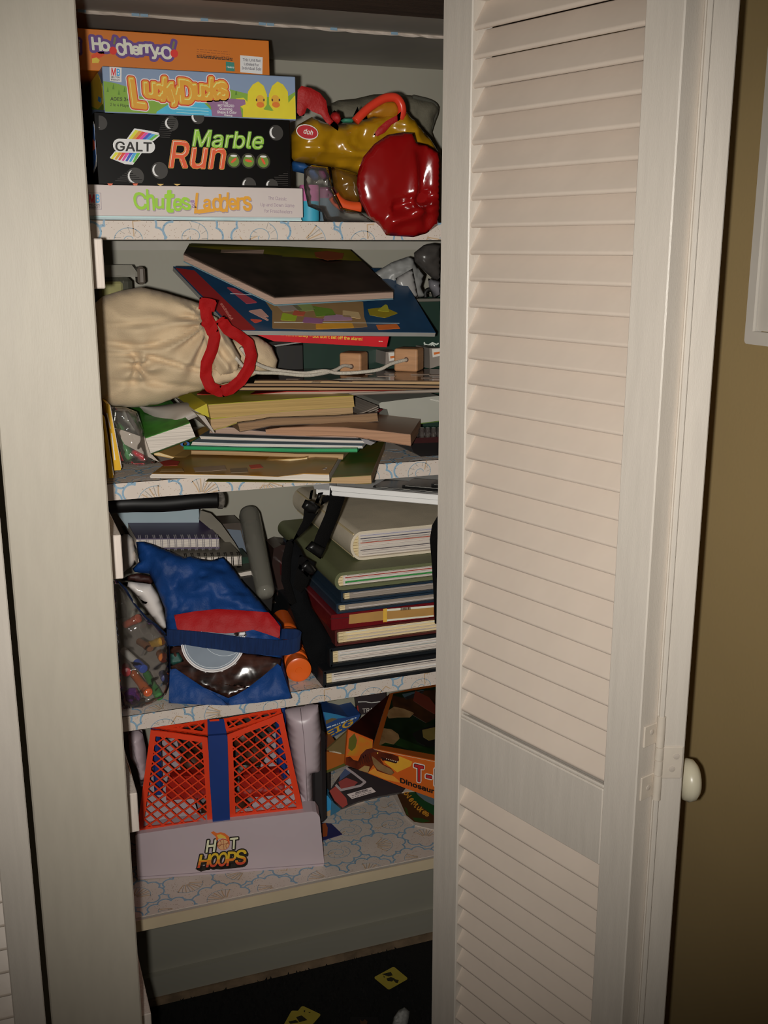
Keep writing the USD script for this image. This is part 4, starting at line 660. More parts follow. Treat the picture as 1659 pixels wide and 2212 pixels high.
xa = pY(597, 790, 1.42)[0]; t.p('dark_box', bx(xa, xl_-.006, 1.42, 1.55, topz(xa), pY(640, 745, 1.42)[2], .001), flat('#23211f', 1.))
t = Thing('dark_box', 'dark slate box lid with a pale edge, left of the black box', 'box'); xb_ = pY(600, 760, 1.40)[0]; q = [pY(*p, 1.37) for p in k5((640, 655), (820, 630), (825, 640), (650, 662))]; t.p('dark_box', prism(k5((640, 652), (820, 628), (826, 634), (650, 660)), 1.375, .04), flat('#8c8c88', 1.2))
# ---------------------------------------------------------------- red box under the map board
t = Thing('red_box', 'flat red box with yellow lettering about the alarm under the map board', 'game box'); Y = 1.30
t.p('box', prism(k5((540, 590), (1328, 600), (1314, 664), (640, 628)), Y, .13, (0, .006)), CV('#c0222a', 1.25)); F = Face((0, Y, 0), NY)
put(t, F, [('lettering', F.txt("to earn money \u2013 but don't set off the alarm!", k5((678, 593))[0], k5((1168, 624))[0], k5((679, 574))[0]).intersection(F.poly(k5((540, 592), (1326, 602), (1312, 662), (640, 626)))), '#d8a83a', 0), ('small_print', lines(F, k5((1266, 628))[0], k5((1292, 630))[0], 1, 3, .0012, 3, 2), '#d8a090', 0), ('lettering', F.txt('...', k5((640, 588))[0], k5((672, 591))[0], k5((640, 570))[0]).intersection(F.poly(k5((540, 592), (1326, 602), (1312, 662), (640, 626)))), '#d8a83a', 0)])
# ---------------------------------------------------------------- blue map board
t = Thing('map_board', 'big blue picture-map board with a red strip along its left side', 'board book')
NL, NR, FR_, FL_ = pY(*k5((398, 565))[0], 1.288), pY(*k5((1606, 578))[0], 1.292), pY(*k5((1345, 372))[0], 1.50), pY(*k5((38, 184))[0], 1.46)
NBm = unit(np.cross(NR-NL, FL_-NL)); NBm = NBm if NBm[2] > 0 else -NBm; FR_ = FR_-NBm*np.dot(FR_-NL, NBm)
t.p('board', slab([NL, NR, FR_, FL_], .0055, NBm), mat('grey_board_edge', lin('#8f8d88', 1.3), .7)); e0 = t.p('printed_face', slab([NL+NBm*.0006, NR+NBm*.0006, FR_+NBm*.0006, FL_+NBm*.0006], .0006, NBm), mat('map_blue', lin('#24486a', 1.15), .22, .18, 18, spec=.5))
F = Face(NL+NBm*.0006, NBm); brd = F.poly([pq for pq in k5((410, 560), (1598, 572), (1345, 376), (52, 190))]); cl = lambda s_: s_.intersection(brd)
blob = lambda *q: cl(F.poly(k5(*q)).buffer(.002))
put(t, F, [('red_strip', blob((38, 184), (110, 178), (150, 200), (520, 556), (400, 562)), '#8c2322', 0), ('lettering', cl(F.txt('Adventure', k5((385, 505))[0], k5((318, 405))[0], k5((402, 500))[0])), '#b06a60', 1),
 ('printed_land', blob((600, 392), (760, 400), (1165, 396), (1170, 480), (1190, 540), (900, 556), (640, 548), (640, 450)), '#8a6c48', 0), ('printed_land', blob((650, 400), (760, 405), (800, 440), (700, 450)), '#8f7f74', 1), ('printed_region', blob((760, 415), (850, 405), (880, 440), (800, 450)), '#7f8a52', 1), ('printed_region', blob((880, 425), (980, 440), (1000, 470), (900, 478)), '#5f7a2c', 1), ('printed_region', blob((700, 465), (770, 480), (760, 505), (690, 500)), '#8fa02c', 1), ('printed_region', blob((960, 470), (1090, 480), (1100, 500), (940, 505)), '#9a7890', 1), ('printed_region', blob((830, 490), (930, 500), (920, 520), (820, 515)), '#8a5a80', 1), ('printed_region', blob((770, 450), (820, 455), (810, 475), (760, 472)), '#a8503a', 1), ('printed_region', blob((900, 530), (1100, 525), (1110, 545), (900, 552)), '#c08a2c', 1), ('printed_region', blob((1060, 450), (1140, 460), (1150, 490), (1060, 480)), '#b49a70', 1),
 ('printed_island', blob((1210, 440), (1300, 430), (1370, 460), (1300, 485), (1220, 470)), '#8a7a1c', 0), ('printed_island', blob((1270, 445), (1310, 415), (1320, 450)), '#a09a2c', 1), ('printed_island', blob((1260, 535), (1370, 530), (1385, 550), (1270, 555)), '#c0642c', 0), ('printed_figure', blob((370, 310), (400, 315), (530, 395), (480, 400)), '#a2404a', 0), ('printed_figure', blob((500, 450), (560, 440), (600, 480), (560, 470), (600, 500), (540, 470)), '#b48a80', 0), ('printed_figure', blob((510, 500), (560, 505), (530, 515)), '#c04a3a', 0), ('printed_crease', cl(F.line(k5((380, 345), (540, 352), (560, 354)), .0006).union(F.line(k5((640, 516), (1390, 522)), .0007))), '#b8c4c8', 1)])
# ---------------------------------------------------------------- open picture book on top
t = Thing('open_book', 'open picture book with dark gold-topped pages lying face up on the map board', 'book')
P1, P2, P3 = pY(*k5((100, 112))[0], 1.40), pY(*k5((645, 372))[0], 1.315), pY(*k5((1353, 336))[0], 1.34)
B1, B2, B3 = pY(*k5((132, 55))[0], 1.50), pY(*k5((700, 74))[0], 1.52), pY(*k5((1095, 92))[0], 1.52)
for i, (q0, q1, q2_, q3, lab) in enumerate(((P1, P2, B2, B1, 'l'), (P2, P3, B3, B2, 'r'))):
    th_ = .0075; n_ = unit(np.cross(q1-q0, q3-q0)); n_ = n_ if n_[2] > 0 else -n_
    t.p('pages', hull([q0, q1, q2_, q3]+[p-A3(0, 0, th_) for p in (q0, q1, q2_, q3)]), PG['pink']); t.p('cover', hull([p-A3(0, 0, th_+.0004) for p in (q0, q1, q2_, q3)]+[p-A3(0, 0, th_+.0018) for p in (q0, q1, q2_, q3)]), CV('#6d8a94', 1.2))
    m_ = .30; g_ = lambda s_, v_: (q0*(1-s_)+q1*s_)*(1-v_)+(q3*(1-s_)+q2_*s_)*v_
    qd = [g_(0, 0), g_(1, 0), g_(1, 1), g_(0, 1)]; up2 = n_*.0026
    t.p('picture', hull([p+up2*.4 for p in (g_(0, 0), g_(1, 0), g_(1, .80-.1*i), g_(0, .68+.1*i))]+[p+up2 for p in (g_(0, 0), g_(1, 0), g_(1, .80-.1*i), g_(0, .68+.1*i), g_(.5, .4))]), mat('dark_picture', lin('#2a2420', 1.2), .25, .6, 16, tint='#4a3c34'))
    t.p('picture', hull([p+up2*.4 for p in (g_(0, .68+.1*i), g_(1, .80-.1*i), g_(1, 1), g_(0, 1))]+[p+up2 for p in (g_(0, .68+.1*i), g_(1, .80-.1*i), g_(1, 1), g_(0, 1))]), mat('gold_picture', lin('#84761a', 1.6), .35, .3, 14, tint='#4f5a18'))
    if i: F = Face(g_(.5, .85)+up2*1.6, n_); t.p('printed_balloon', F.ext(F.poly(k5((890, 100), (960, 92), (1050, 105), (1040, 135), (960, 142), (900, 125))).buffer(.002), 0), flat('#7a3a1c', 1.3))
# ---------------------------------------------------------------- bags on the bin
kx = crop(800, 500, 5.53)
t = Thing('foil_pouch', 'crinkled grey foil pouch with small printed lines on the storage bin', 'pouch')
t.p('pouch', pillow(kx((5, 545), (20, 445), (40, 500), (250, 370), (450, 300), (520, 320), (560, 420), (650, 520), (610, 660), (660, 790), (340, 795), (260, 690)), A3(0, 1.45, 0), NY, .006, .012, .015, .0045, rumple(.0035, 20, 6)), mat('grey_foil', lin('#8a8a88', 1.2), .38, .1, 40), True)
F = Face((0, 1.4325, 0), NY); t.p('printed_panel', pillow(kx((300, 560), (505, 440), (570, 790), (345, 790)), A3(0, 1.437, 0), A3(0, -1, .1), .006, .002, .012, .004), flat('#9a9896', 1.2, .3), True); t.p('small_print', F.ext(lines(F, kx((330, 570))[0], kx((510, 545))[0], 11, 3.6, .0007, 6, 5), 0, .0002), flat('#5c5c5e', 1.1), kind='stuff')
t = Thing('plastic_bag', 'dark grey crumpled plastic bag beside the foil pouch at the door edge', 'plastic bag'); t.p('plastic_bag', pillow(kx((520, 255), (640, 160), (740, 140), (835, 150), (840, 590), (740, 560), (640, 470), (530, 360)), A3(0, 1.435, 0), NY, .012, .012, .03, .005, rumple(.004, 26, 9)), mat('dark_grey_poly', lin('#4a4643', 1.1), .28, .1, 40), True)
t = Thing('plastic_bag', 'pale grey corner of a plastic bag hanging below the dark grey one', 'plastic bag'); t.p('plastic_bag', pillow(kx((690, 560), (830, 590), (840, 760), (780, 780), (700, 660)), A3(0, 1.447, 0), NY, .008, .006, .012, .0045, rumple(.003, 12, 2)), flat('#77757a', 1.2, .3), True)
t = Thing('cable_loop', 'loop of black cable standing on the bin rim', 'cable'); t.p('cable_loop', tube(curve([pY(x, y, 1.45) for x, y in kx((660, 790), (655, 735), (690, 695), (740, 710), (770, 790))]), .003), flat('#1a1918', 1.), True)
# white plastic tray and black dish with clear ribbed lid, right end
t = Thing('plastic_box', 'pale grey plastic box with chamfered corner lying at the right end under the books', 'plastic box')
q = k8((500, 420), (480, 345), (520, 322), (900, 272), (1545, 205), (1545, 662), (820, 752), (670, 610), (625, 440)); t.p('box', prism(q, 1.33, .10), mat('pale_grey_plastic', lin('#a5a49a', 1.25), .4, .04, 20)); F = Face((0, 1.33, 0), NY); t.p('moulded_line', F.ext(F.line(k8((1385, 262), (1560, 300)), .0006).union(F.line(k8((1390, 274), (1560, 312)), .0004)), 0, .0006), flat('#cfcdc4', 1.3)); t.p('green_edge', prism(k8((825, 738), (1545, 650), (1545, 664), (820, 752)), 1.3285, .01), flat('#5f7a34', 1.))
t = Thing('food_tray', 'black plastic tray with a clear ribbed lid at the right end of the book shelf', 'tray')
t.p('tray', prism(k8((1025, 1052), (1540, 1030), (1540, 1392), (1400, 1385), (1290, 1320), (1100, 1210)), 1.275, .10), flat('#1c1a1a', 1., .3)); t.p('tray_rim', prism(k8((1020, 960), (1540, 930), (1540, 1030), (1025, 1050)), 1.273, .11), flat('#3c1f20', 1., .25))
for i in range(6):
    x = 1030+i*104; a_ = pY(*k8((x, 938))[0], 1.285); hh = pY(*k8((x, 770))[0], 1.285)[2]-a_[2]; t.p('lid_rib', lathe([(0, .0045), (hh*.8, .0042), (hh, .003)], a_, Z, 14), film('clear_lid', '#6d6460', .25, .05), 40)
t = Thing('red_cover', 'dark red book cover showing between the paperbacks and the pale box', 'book'); t.p('red_cover', prism(k8((212, 430), (560, 440), (400, 560), (215, 605)), 1.33, .1), CV('#4a1416', 1.3))
# ---------------------------------------------------------------- clear plastic box at the back left
kx = crop(160, 440, 8.295); CL = film('clear_box', '#a9a896', .22, .12); Y = 1.46
t = Thing('clear_box', 'clear plastic food box with a clip lid, olive contents, behind the drawstring bag', 'plastic box')
xa, xb = pY(210, 640, Y)[0], pY(*kx((1050, 1400))[0], Y)[0]; zb, zm, zt2 = pY(250, 668, Y)[2], pY(*kx((1000, 1310))[0], Y)[2], pY(*kx((900, 1100))[0], Y)[2]
t.p('contents', bx(xa+.004, xb-.012, Y+.006, Y+.09, zb, zm-.006, .003), mat('olive_contents', lin('#8f8a48', 1.9), .6, .3, 30)); t.p('box_body', bx(xa, xb, Y, Y+.10, zb-.06, zm, .006), CL); t.p('lid', hull([(x, y, z) for x, y, z in [(xa, Y-.004, zm), (xb+.010, Y-.004, zm), (xb+.012, Y+.1, zm), (xa, Y+.1, zm), (xa, Y-.002, zt2), (xb, Y-.002, zt2), (xb+.004, Y+.1, zt2-.002), (xa, Y+.1, zt2)]]), film('grey_lid', '#a9a598', .62, .2)); 
t.p('clip', bx(xb+.006, xb+.016, Y-.008, Y+.02, zm-.010, zm+.013, .003), mat('grey_clip', lin('#6f665c', 1.1), .35))
# ---------------------------------------------------------------- drawstring bag
COT = mat('cream_cotton', lin('#c8b292', 1.14), .9, .05, 40, .25, 700, sheen=.1); RIB = mat('red_ribbon', lin('#b01214', .85), .75, .1, 60, .2, 500, spec=.2)
t = Thing('drawstring_bag', 'cream cotton drawstring bag with red ribbon loops lying on the books', 'bag')
def folds(x, y):
    ax_, ay_ = 447., 692.; r_ = np.hypot(x-ax_, y-ay_); th = np.arctan2(y-ay_, ax_-x)
    f1 = .0055*np.sin(th*13+.9*np.sin(r_/40)+r_*.012)*np.exp(-r_/120)*(1-np.exp(-r_/12)); f1 += .004*np.sin(th*24+r_*.03)*np.exp(-r_/45)
    bx_, by_ = 288., 785.; r2 = np.hypot((x-bx_)/1.5, y-by_); t2 = np.arctan2(y-by_, x-bx_); f2 = -.010*np.exp(-(r2/9)**2)+.005*np.sin(t2*5+r2*.05)*np.exp(-r2/38)*(1-np.exp(-r2/8))
    cv = lambda yc, w, a: a*np.exp(-((y-yc)/w)**2)
    f3 = cv(735-.14*(x-220)+18*np.sin((x-220)/60), 6, -.004)+cv(700-.1*(x-220), 7, -.0035)+cv(760+.28*(x-300)*(x > 300), 5, -.004)+cv(818+.12*(x-300)*(x > 290), 6, -.003)
    return 2.7*(f1+f2+f3)+.009*(meshkit.fbm(np.stack([x/45, y/45, 0*x], -1), 3, 5)-.5)
t.p('bag_body', pillow([(205, 655), (222, 640), (260, 628), (305, 620), (350, 630), (400, 645), (432, 655), (440, 690), (452, 730), (500, 750), (520, 800), (500, 835), (440, 842), (400, 852), (340, 874), (290, 880), (250, 879), (222, 870), (206, 860)], A3(0, 1.325, 0), NY, .052, .03, .07, .0036, folds), COT, True)
t.p('bag_mouth', pillow([(445, 675), (470, 685), (478, 700), (500, 735), (520, 770), (512, 805), (470, 815), (452, 770), (440, 720)], A3(0, 1.285, 0), NY, .014, .01, .02, .0032, lambda x, y: .006*np.sin((x*.75-y*.55)/4.2)+.003*np.sin((x*.5+y*.2)/3)), COT, True, label='gathered cotton mouth of the bag')
t.p('bag_base', pillow([(490, 745), (520, 720), (560, 728), (588, 748), (600, 778), (596, 800), (560, 808), (520, 806), (500, 780)], A3(0, 1.33, 0), NY, .02, .02, .025, .004, wrinkle(.006, 20, 3)), COT, True)
t.p('bag_hem', pillow([(460, 792), (520, 794), (560, 806), (540, 816), (470, 832), (440, 834)], A3(0, 1.29, 0), NY, .010, .006, .012, .0035, wrinkle(.003, 14, 6)), COT, True)
rb = lambda q, w, Y_, s_: pillow(stroke(q, w), A3(0, Y_, 0), NY, .0012, .0012, .0018, .003, lambda x, y: .0016*np.sin(x*.10+y*.08+s_)+wrinkle(.0012, 9, s_)(x, y))
t.p('ribbon', rb([(430, 655), (448, 657), (466, 662)], 26, 1.262, 1), RIB, 50); t.p('ribbon', rb([(444, 664), (446, 684), (456, 704), (464, 728), (458, 756), (446, 784), (444, 812), (454, 836), (474, 845), (490, 844)], 25, 1.2622, 2), RIB, 50); t.p('ribbon', rb([(478, 692), (492, 712), (516, 726), (536, 742), (543, 768), (537, 796), (520, 822), (498, 840), (478, 846)], 25, 1.2605, 5), RIB, 50); t.p('ribbon', rb([(440, 690), (452, 700), (460, 720)], 26, 1.2615, 3), RIB, 50); t.p('ribbon', rb([(474, 688), (486, 704), (502, 720), (524, 732)], 22, 1.264, 4), RIB, 50)
# ================================================================ binder shelf
k8 = crop(220, 1040, 3.606); kA = crop(570, 1020, 4.254); kB = crop(230, 1240, 6.912)
# ---------------------------------------------------------------- stack of binders
def binder(lab, yt, yb, xl, zb, cov, page, tabs=(), round_=False, board=.0028, rough=.5, end='#d9c6a0', box=None):
    Y = pZ(800, yb, zb)[1]; z1 = pY(800, yt, Y)[2]; x0 = pY(xl, (yt+yb)/2, Y)[0]; x1 = .7135; D = min(.29, YB-.004-Y); h = z1-zb
    t = Thing('binder' if not box else 'slipcase', lab, 'binder' if not box else 'box'); C = mat('binder_'+cov[0].lstrip('#')+str(len(THINGS)), lin(*cov), rough, .08, 25, .12, 500)
    if round_:
        P = unary_union([sbox(x0+h*.42, zb, x1, z1), affinity.scale(Point(x0+h*.42, (zb+z1)/2).buffer(h/2, 12), .84, 1)]); P = P.difference(affinity.translate(P.buffer(-board), 0, 0).union(sbox(x1-.02, zb+board, x1+.02, z1-board)))
        m = trimesh.creation.extrude_polygon(P, D, engine='earcut'); v = np.array(m.vertices); t.p('cover', fix(trimesh.Trimesh(np.stack([v[:, 0], Y+v[:, 2], v[:, 1]], 1), m.faces, process=False)), C, 30)
    elif box:
        t.p('case', bx(x0, x1, Y, Y+D, zb, z1, .0015), C)
    else:
        t.p('cover', bx(x0+.001, x1, Y, Y+D, zb, zb+board, .0006), C); t.p('cover', bx(x0+.001, x1, Y, Y+D, z1-board, z1, .0006), C); t.p('spine', bx(x0, x0+board, Y, Y+D, zb+.0004, z1-.0004, .0008), C)
    if not box:
        xi = x0+.006; t.p('pages', bx(xi+.006, x1-.001, Y+.005, Y+D-.006, zb+board+.0002, z1-board-.0008), PG[page]); n = max(3, int(h/.005)); cr = PG['cream']
        for i in range(n):   # ends of the stitched signatures at the spine
            a = zb+board+(h-2*board)*i/n; xo = (.004*math.sin(math.pi*(i+.5)/n) if round_ else 0); t.p('signature', bx(xi-xo, xi+.0072, Y+.0042, Y+D-.006, a+.0003, a+(h-2*board)/n-.0002, .0003), cr)
        rz = random.Random(len(THINGS))
        for _ in range(max(2, int(h/.006))): z = zb+board+(h-2*board)*rz.uniform(.08, .92); t.p('loose_sheet', bx(xi+.012, x1-.001, Y+.004-rz.uniform(0, .0012), Y+.2, z, z+.0005), flat(rz.choice(['#c8beb8', '#9a928e', '#b5aca6']), 1.3))
        for fz, col in tabs: z = zb+h*fz; t.p('coloured_sheet', bx(xi+.010, x1-.001, Y+.004, Y+.2, z, z+.0009), flat(col, 1.6))
    return z1, Y, x0, t
zb = S4
zb, Yk2, x_, _ = binder('bottom black binder of the stack, lying on the papered shelf', 1436, 1472, 698, zb, ('#121519', 1.1), 'white', [(.35, '#d8cfd0'), (.62, '#4a4648'), (.5, '#8d8484')], board=.0045)
zb, *_ = binder('second black binder from the bottom of the stack', 1390, 1430, 712, zb+.0003, ('#10161a', 1.1), 'white', [(.5, '#8d9290'), (.62, '#d8cdd2')], board=.0045)
zb, *_ = binder('maroon bound book under the red slipcase in the binder stack', 1353, 1387, 724, zb+.0003, ('#54201c', 1.15), 'cream', [(.7, '#c8c4b8')])
z0r = zb; zb, Yr, xr, tr_ = binder('red slipcase with a brown paper label in the middle of the binder stack', 1319, 1353, 716, zb+.0003, ('#741a20', 1.0), 'white', box=True, rough=.22)
F = Face((0, Yr, 0), NY); put(tr_, F, [('paper_label', F.poly(kA((785, 1310), (1095, 1272), (1560, 1225), (1560, 1325), (1095, 1360), (780, 1395))), '#9a7440', 0), ('label_strip', F.poly(kA((1095, 1255), (1130, 1250), (1130, 1375), (1095, 1378))), '#c89a3a', 1), ('label_strip', F.poly(kA((1130, 1256), (1560, 1222), (1560, 1240), (1130, 1276))), '#cfc6b2', 1), ('label_strip', F.poly(kA((1130, 1352), (1560, 1312), (1560, 1326), (1130, 1370))), '#cfc6b2', 1), ('lettering', F.txt('PHOTO', kA((1255, 1268))[0], kA((1350, 1260))[0], kA((1254, 1248))[0]) if False else lines(F, kA((1255, 1258))[0], kA((1350, 1250))[0], 1, 3, .0035, 9, 3), '#4a3320', 2), ('groove', F.poly(kA((610, 1345), (780, 1330), (780, 1338), (610, 1353))), '#3a0f12', 0)])
zb, Yb2, xb2, tb2 = binder('lower slate blue vinyl folder in the binder stack', 1296, 1318, 727, zb+.0003, ('#243444', 1.15), 'grey', rough=.35)
zb, *_ = binder('upper slate blue vinyl folder beneath the green binder', 1271, 1295, 737, zb+.0003, ('#223242', 1.15), 'grey', rough=.35)
zb, Yg, xg, _ = binder('olive green binder with red and green sheets under the white binder', 1230, 1268, 723, zb+.0003, ('#666a4a', 1.2), 'white', [(.30, '#2f7a3c'), (.34, '#2f7a3c'), (.38, '#2f7a3c'), (.5, '#e0d8cc'), (.60, '#8c2a24')], board=.0045, round_=True)
zw0 = zb; zb, Yw, xw, _ = binder('thick cream white binder on top of the stack, bulging with papers', 1146, 1208, 757, zb+.0003, ('#c9bda8', 1.35), 'white', [(.3, '#4a4448'), (.55, '#a04a3a'), (.7, '#3a3a48'), (.8, '#8a8aa0')], round_=True, board=.0035)
ZTOP = zb
# ---------------------------------------------------------------- white tray and black folders jammed under the shelf above
p0, p1 = pZ(682, 1047, -.2935), pZ(960, 1070.5, -.2935); u_ = unit(p1-p0); d_ = unit(np.cross(u_, [0, 0, 1.])); d_ = d_ if d_[1] > 0 else -d_; hz = p0[2]-pP(682, 1068, p0, d_)[2]
t = Thing('plastic_tray', 'bright white plastic tray sticking out from under the book shelf', 'tray'); Lg = np.linalg.norm(p1-p0)+.05
WP = mat('bright_white_plastic', lin('#f2f0ee', 1.0), .3, .02, 10); fb = lambda a, b, r=.0008: frame_box(p0, u_, d_, A3(0, 0, 1), a, b, r)
t.p('front_face', fb((0, 0, -hz), (Lg, .004, 0)), WP); t.p('tray_floor', fb((.002, .003, -hz+.0005), (Lg, .20, -hz+.003), 0), WP); t.p('end_wall', fb((0, .004, -hz), (.004, .20, -.001)), WP); t.p('groove_line', fb((.003, -.0004, -hz*.52), (Lg, .0004, -hz*.47), 0), flat('#a9a9a8', 1.3))
if hz: 
    q = [pP(x, y, p0-d_*.0, d_) for x, y in kA((455, 112), (605, 95), (605, 160), (470, 155))]; t.p('corner_bracket', hull(q+[x+d_*.02 for x in q]+[x-d_*.0015 for x in q]), mat('grey_metal_bracket', lin('#a9a9aa', 1.2), .35, metal=.4))
for i in range(3):
    t = Thing('black_folder', ['lowest black folder lying in the white tray', 'middle black folder in the white tray', 'uppermost black folder in the white tray'][i], 'folder')
    z = .0005+.0022*i; a = .075+.035*i; BF = flat('#1c1c1c', 1., .4); t.p('cover', fb((a, .008+.010*i, z), (Lg, .05+.010*i, z+.0009), 0), BF); t.p('cover', fb((a, .008+.010*i, z+.0013), (Lg, .05+.010*i, z+.0019), 0), BF); t.p('sheet_edge', fb((a+.004, .0085+.010*i, z+.0009), (Lg, .05+.010*i, z+.0013), 0), flat('#b5b2aa', 1.3))
# ---------------------------------------------------------------- black bag and its straps
WEB = mat('black_webbing', lin('#0c0b0b', 1.), .85, .2, 20, .5, 900, spec=.12); NYL = mat('black_nylon', lin('#0b0c0e', 1.), .8, .2, 40, .3, 600, spec=.12); BUC = mat('black_buckle_plastic', lin('#121212', 1.), .35, .1, 40)
t = Thing('shoulder_bag', 'black nylon shoulder bag with webbing straps and buckles hanging left of the binders', 'bag'); Yb_ = 1.262
t.p('bag_body', pillow(kA((205, 640), (262, 610), (330, 700), (420, 870), (360, 1020), (430, 1230), (560, 1440), (640, 1570), (600, 1700), (535, 1960), (508, 1965), (430, 1760), (330, 1480), (250, 1260), (165, 1010), (165, 800)), A3(0, 1.276, 0), NY, .003, .006, .008, .005, wrinkle(.003, 30, 3)), NYL, 50)
bd_ = lambda q, Y, w=.0014, s_=1: pillow(kA(*q), A3(0, Y, 0), NY, w, .001, .002, .004, wrinkle(.0012, 20, s_))
t.p('strap', bd_(((610, 140), (755, 180), (740, 250), (690, 400), (590, 640), (540, 760), (440, 700), (470, 600), (560, 390), (600, 250)), 1.252), WEB, 50)
t.p('strap', bd_(((330, 760), (470, 830), (400, 1040), (340, 1110), (270, 1060), (300, 900)), 1.250, .0014, 2), WEB, 50)
t.p('strap', bd_(((370, 320), (500, 370), (400, 520), (300, 610), (260, 640), (300, 560), (360, 440)), 1.258, .001, 3), WEB, 50)
t.p('strap', bd_(((210, 620), (275, 640), (250, 800), (240, 1000), (300, 1200), (240, 1230), (160, 1000), (165, 800)), 1.262, .0014, 4), WEB, 50)
t.p('strap', bd_(((540, 230), (610, 200), (600, 260), (520, 310)), 1.256, .001, 5), WEB, 50)
for q in (((378, 700), (440, 632), (572, 700), (520, 800)), ((320, 870), (400, 800), (480, 900), (430, 960)), ((345, 320), (380, 250), (450, 270), (520, 320), (480, 385), (400, 370))):
    t.p('buckle', pillow(kA(*q), A3(0, 1.246, 0), NY, .004, .003, .004, .003), BUC, True)
for q in (((430, 170), (455, 160), (440, 250), (415, 245)), ((500, 190), (545, 185), (500, 290), (470, 280))): t.p('buckle_prong', pillow(kA(*q), A3(0, 1.247, 0), NY, .003, .002, .003, .003), BUC, True)
t.p('buckle_bar', tube([pY(x, y, 1.245) for x, y in kA((395, 700), (520, 770))], .0016), BUC, True); t.p('buckle_tab', bd_(((330, 845), (420, 930), (400, 965), (315, 880)), 1.2445, .0016, 8), BUC, True)
t = Thing('strap', 'black strap hanging in front of the binders right beside the door', 'strap'); t.p('strap', pillow(kA((1600, 395), (1545, 490), (1524, 620), (1540, 800), (1558, 1100), (1570, 1390), (1600, 1398), (1650, 1200), (1680, 700), (1760, 120), (1700, 110), (1640, 340)), A3(0, 1.19, 0), NY, .003, .002, .004, .005, wrinkle(.002, 30, 2)), WEB, 50)
# ---------------------------------------------------------------- back left: roll, pale box, notebooks
t = Thing('black_roll', 'black rolled umbrella-like bundle under the book shelf at the back left', 'roll'); a, b = pY(225, 1092, 1.40), pY(470, 1080, 1.40); r_ = .0118; t.p('roll', tube(curve([a+(b-a)*q+A3(0, 0, .001*math.sin(q*9)) for q in np.linspace(0, 1, 9)]), r_, 16), mat('black_sheen_cloth', lin('#0f0e0e', 1.), .45, .3, 30, stretch=(2, 20, 20)), True); t.p('frayed_end', lathe([(0, r_*1.02), (.006, r_*1.05), (.009, r_*.7), (.010, .001)], b, b-a, 18), mat('frayed_grey', lin('#6a645c', 1.), .9, .5, 200, .6, 300), True)
Zs = pY(640, 1246, 1.40)[2]
t = Thing('pale_box', 'pale blue cardboard box behind the spiral notebooks', 'box'); q = k8((110, 240), (755, 208), (758, 300), (748, 402), (240, 418)); t.p('pale_box', prism(q, 1.50, .09), mat('pale_blue_board', lin('#8f9fa6', 1.35), .6, .04, 20))
def spiral(lab, fl, fr, th, Y, depth, cov, ring, n, backcol, x0r, x1r, xb=None):
    t = Thing('spiral_notebook', lab, 'notebook'); a, b = pY(*fl, Y), pY(*fr, Y); hz_ = pY(fl[0], fl[1]-th, Y)[2]-a[2]; sl = (b-a)
    q = lambda z0, z1, y0, y1: hull([a+A3(0, y, z) for y in (y0, y1) for z in (z0, z1)]+[b+A3(0, y, z) for y in (y0, y1) for z in (z0, z1)])
    t.p('pages', q(.001, hz_-.001, .003, depth), PG['white']); t.p('cover', q(hz_-.001, hz_+.0004, 0, depth), cov); t.p('back_cover', q(-.0004, .001, 0, depth), cov)
    rm = mat('wire_'+ring.lstrip('#'), lin(ring), .3, .05, 50, metal=.3)
    for i in range(n):
        f_ = x0r+(x1r-x0r)*i/(n-1)
        for o in (-.0011, .0011):
            c_ = a+sl*f_+A3(o, .001, hz_/2); th_ = np.linspace(-2.2, 2.2, 12); t.p('wire_loop', tube([c_+A3(0, -.006*math.cos(w)+.004, (hz_/2+.003)*math.sin(w)/.81*.9) for w in th_], .0005, 5), rm, 40)
    return t
PUR = mat('purple_cover', lin('#4a3f5c', 1.4), .45, .1, 20); GRY = mat('grey_cover', lin('#6d675c', 1.4), .5, .08, 20)
spiral('purple spiral notebook with white wire loops lying before the pale blue box', (296, 1186), (475, 1184), 22, 1.41, .13, PUR, '#b9b2b6', 12, '#4a3f5c', .04, .97)
spiral('grey spiral notebook with black wire loops beneath the purple one', (300, 1228), (523, 1222), 22, 1.385, .18, GRY, '#26221f', 9, '#6d675c', .45, .97)
t = Thing('grey_folder', 'grey folder edge leaning behind the spiral notebooks', 'folder'); t.p('grey_folder', prism(k8((770, 226), (850, 250), (930, 330), (1030, 470), (1130, 640), (1100, 660), (1075, 600), (930, 440), (760, 300)), 1.46, .006), CV('#6d685e', 1.4))
t = Thing('photo_box', 'grey box with a blue picture standing behind the clear tube', 'box'); t.p('box', prism(k8((930, 330), (1085, 322), (1150, 420), (1160, 700), (1100, 640), (1010, 470)), 1.52, .05), CV('#4f463f', 1.3)); F = Face((0, 1.52, 0), NY); put(t, F, [('picture', F.poly(k8((975, 370), (1080, 380), (1150, 640), (1110, 600))), '#5a6470', 0)])
t = Thing('white_book', 'small white-edged book under the clear tube', 'book'); t.p('pages', prism(k8((1060, 716), (1195, 690), (1197, 728), (1075, 752)), 1.40, .10), PG['white']); t.p('cover', prism(k8((1070, 750), (1198, 728), (1198, 736), (1072, 760)), 1.398, .10), CV('#3a4a4a')); t.p('cover', prism(k8((1058, 706), (1195, 680), (1195, 690), (1060, 716)), 1.398, .10), CV('#45413a'))
t = Thing('green_block', 'dark green book end beside the grey spiral notebook', 'book'); t.p('green_block', prism(k8((1085, 590), (1150, 590), (1190, 690), (1085, 690)), 1.43, .05), CV('#22382c', 1.3))
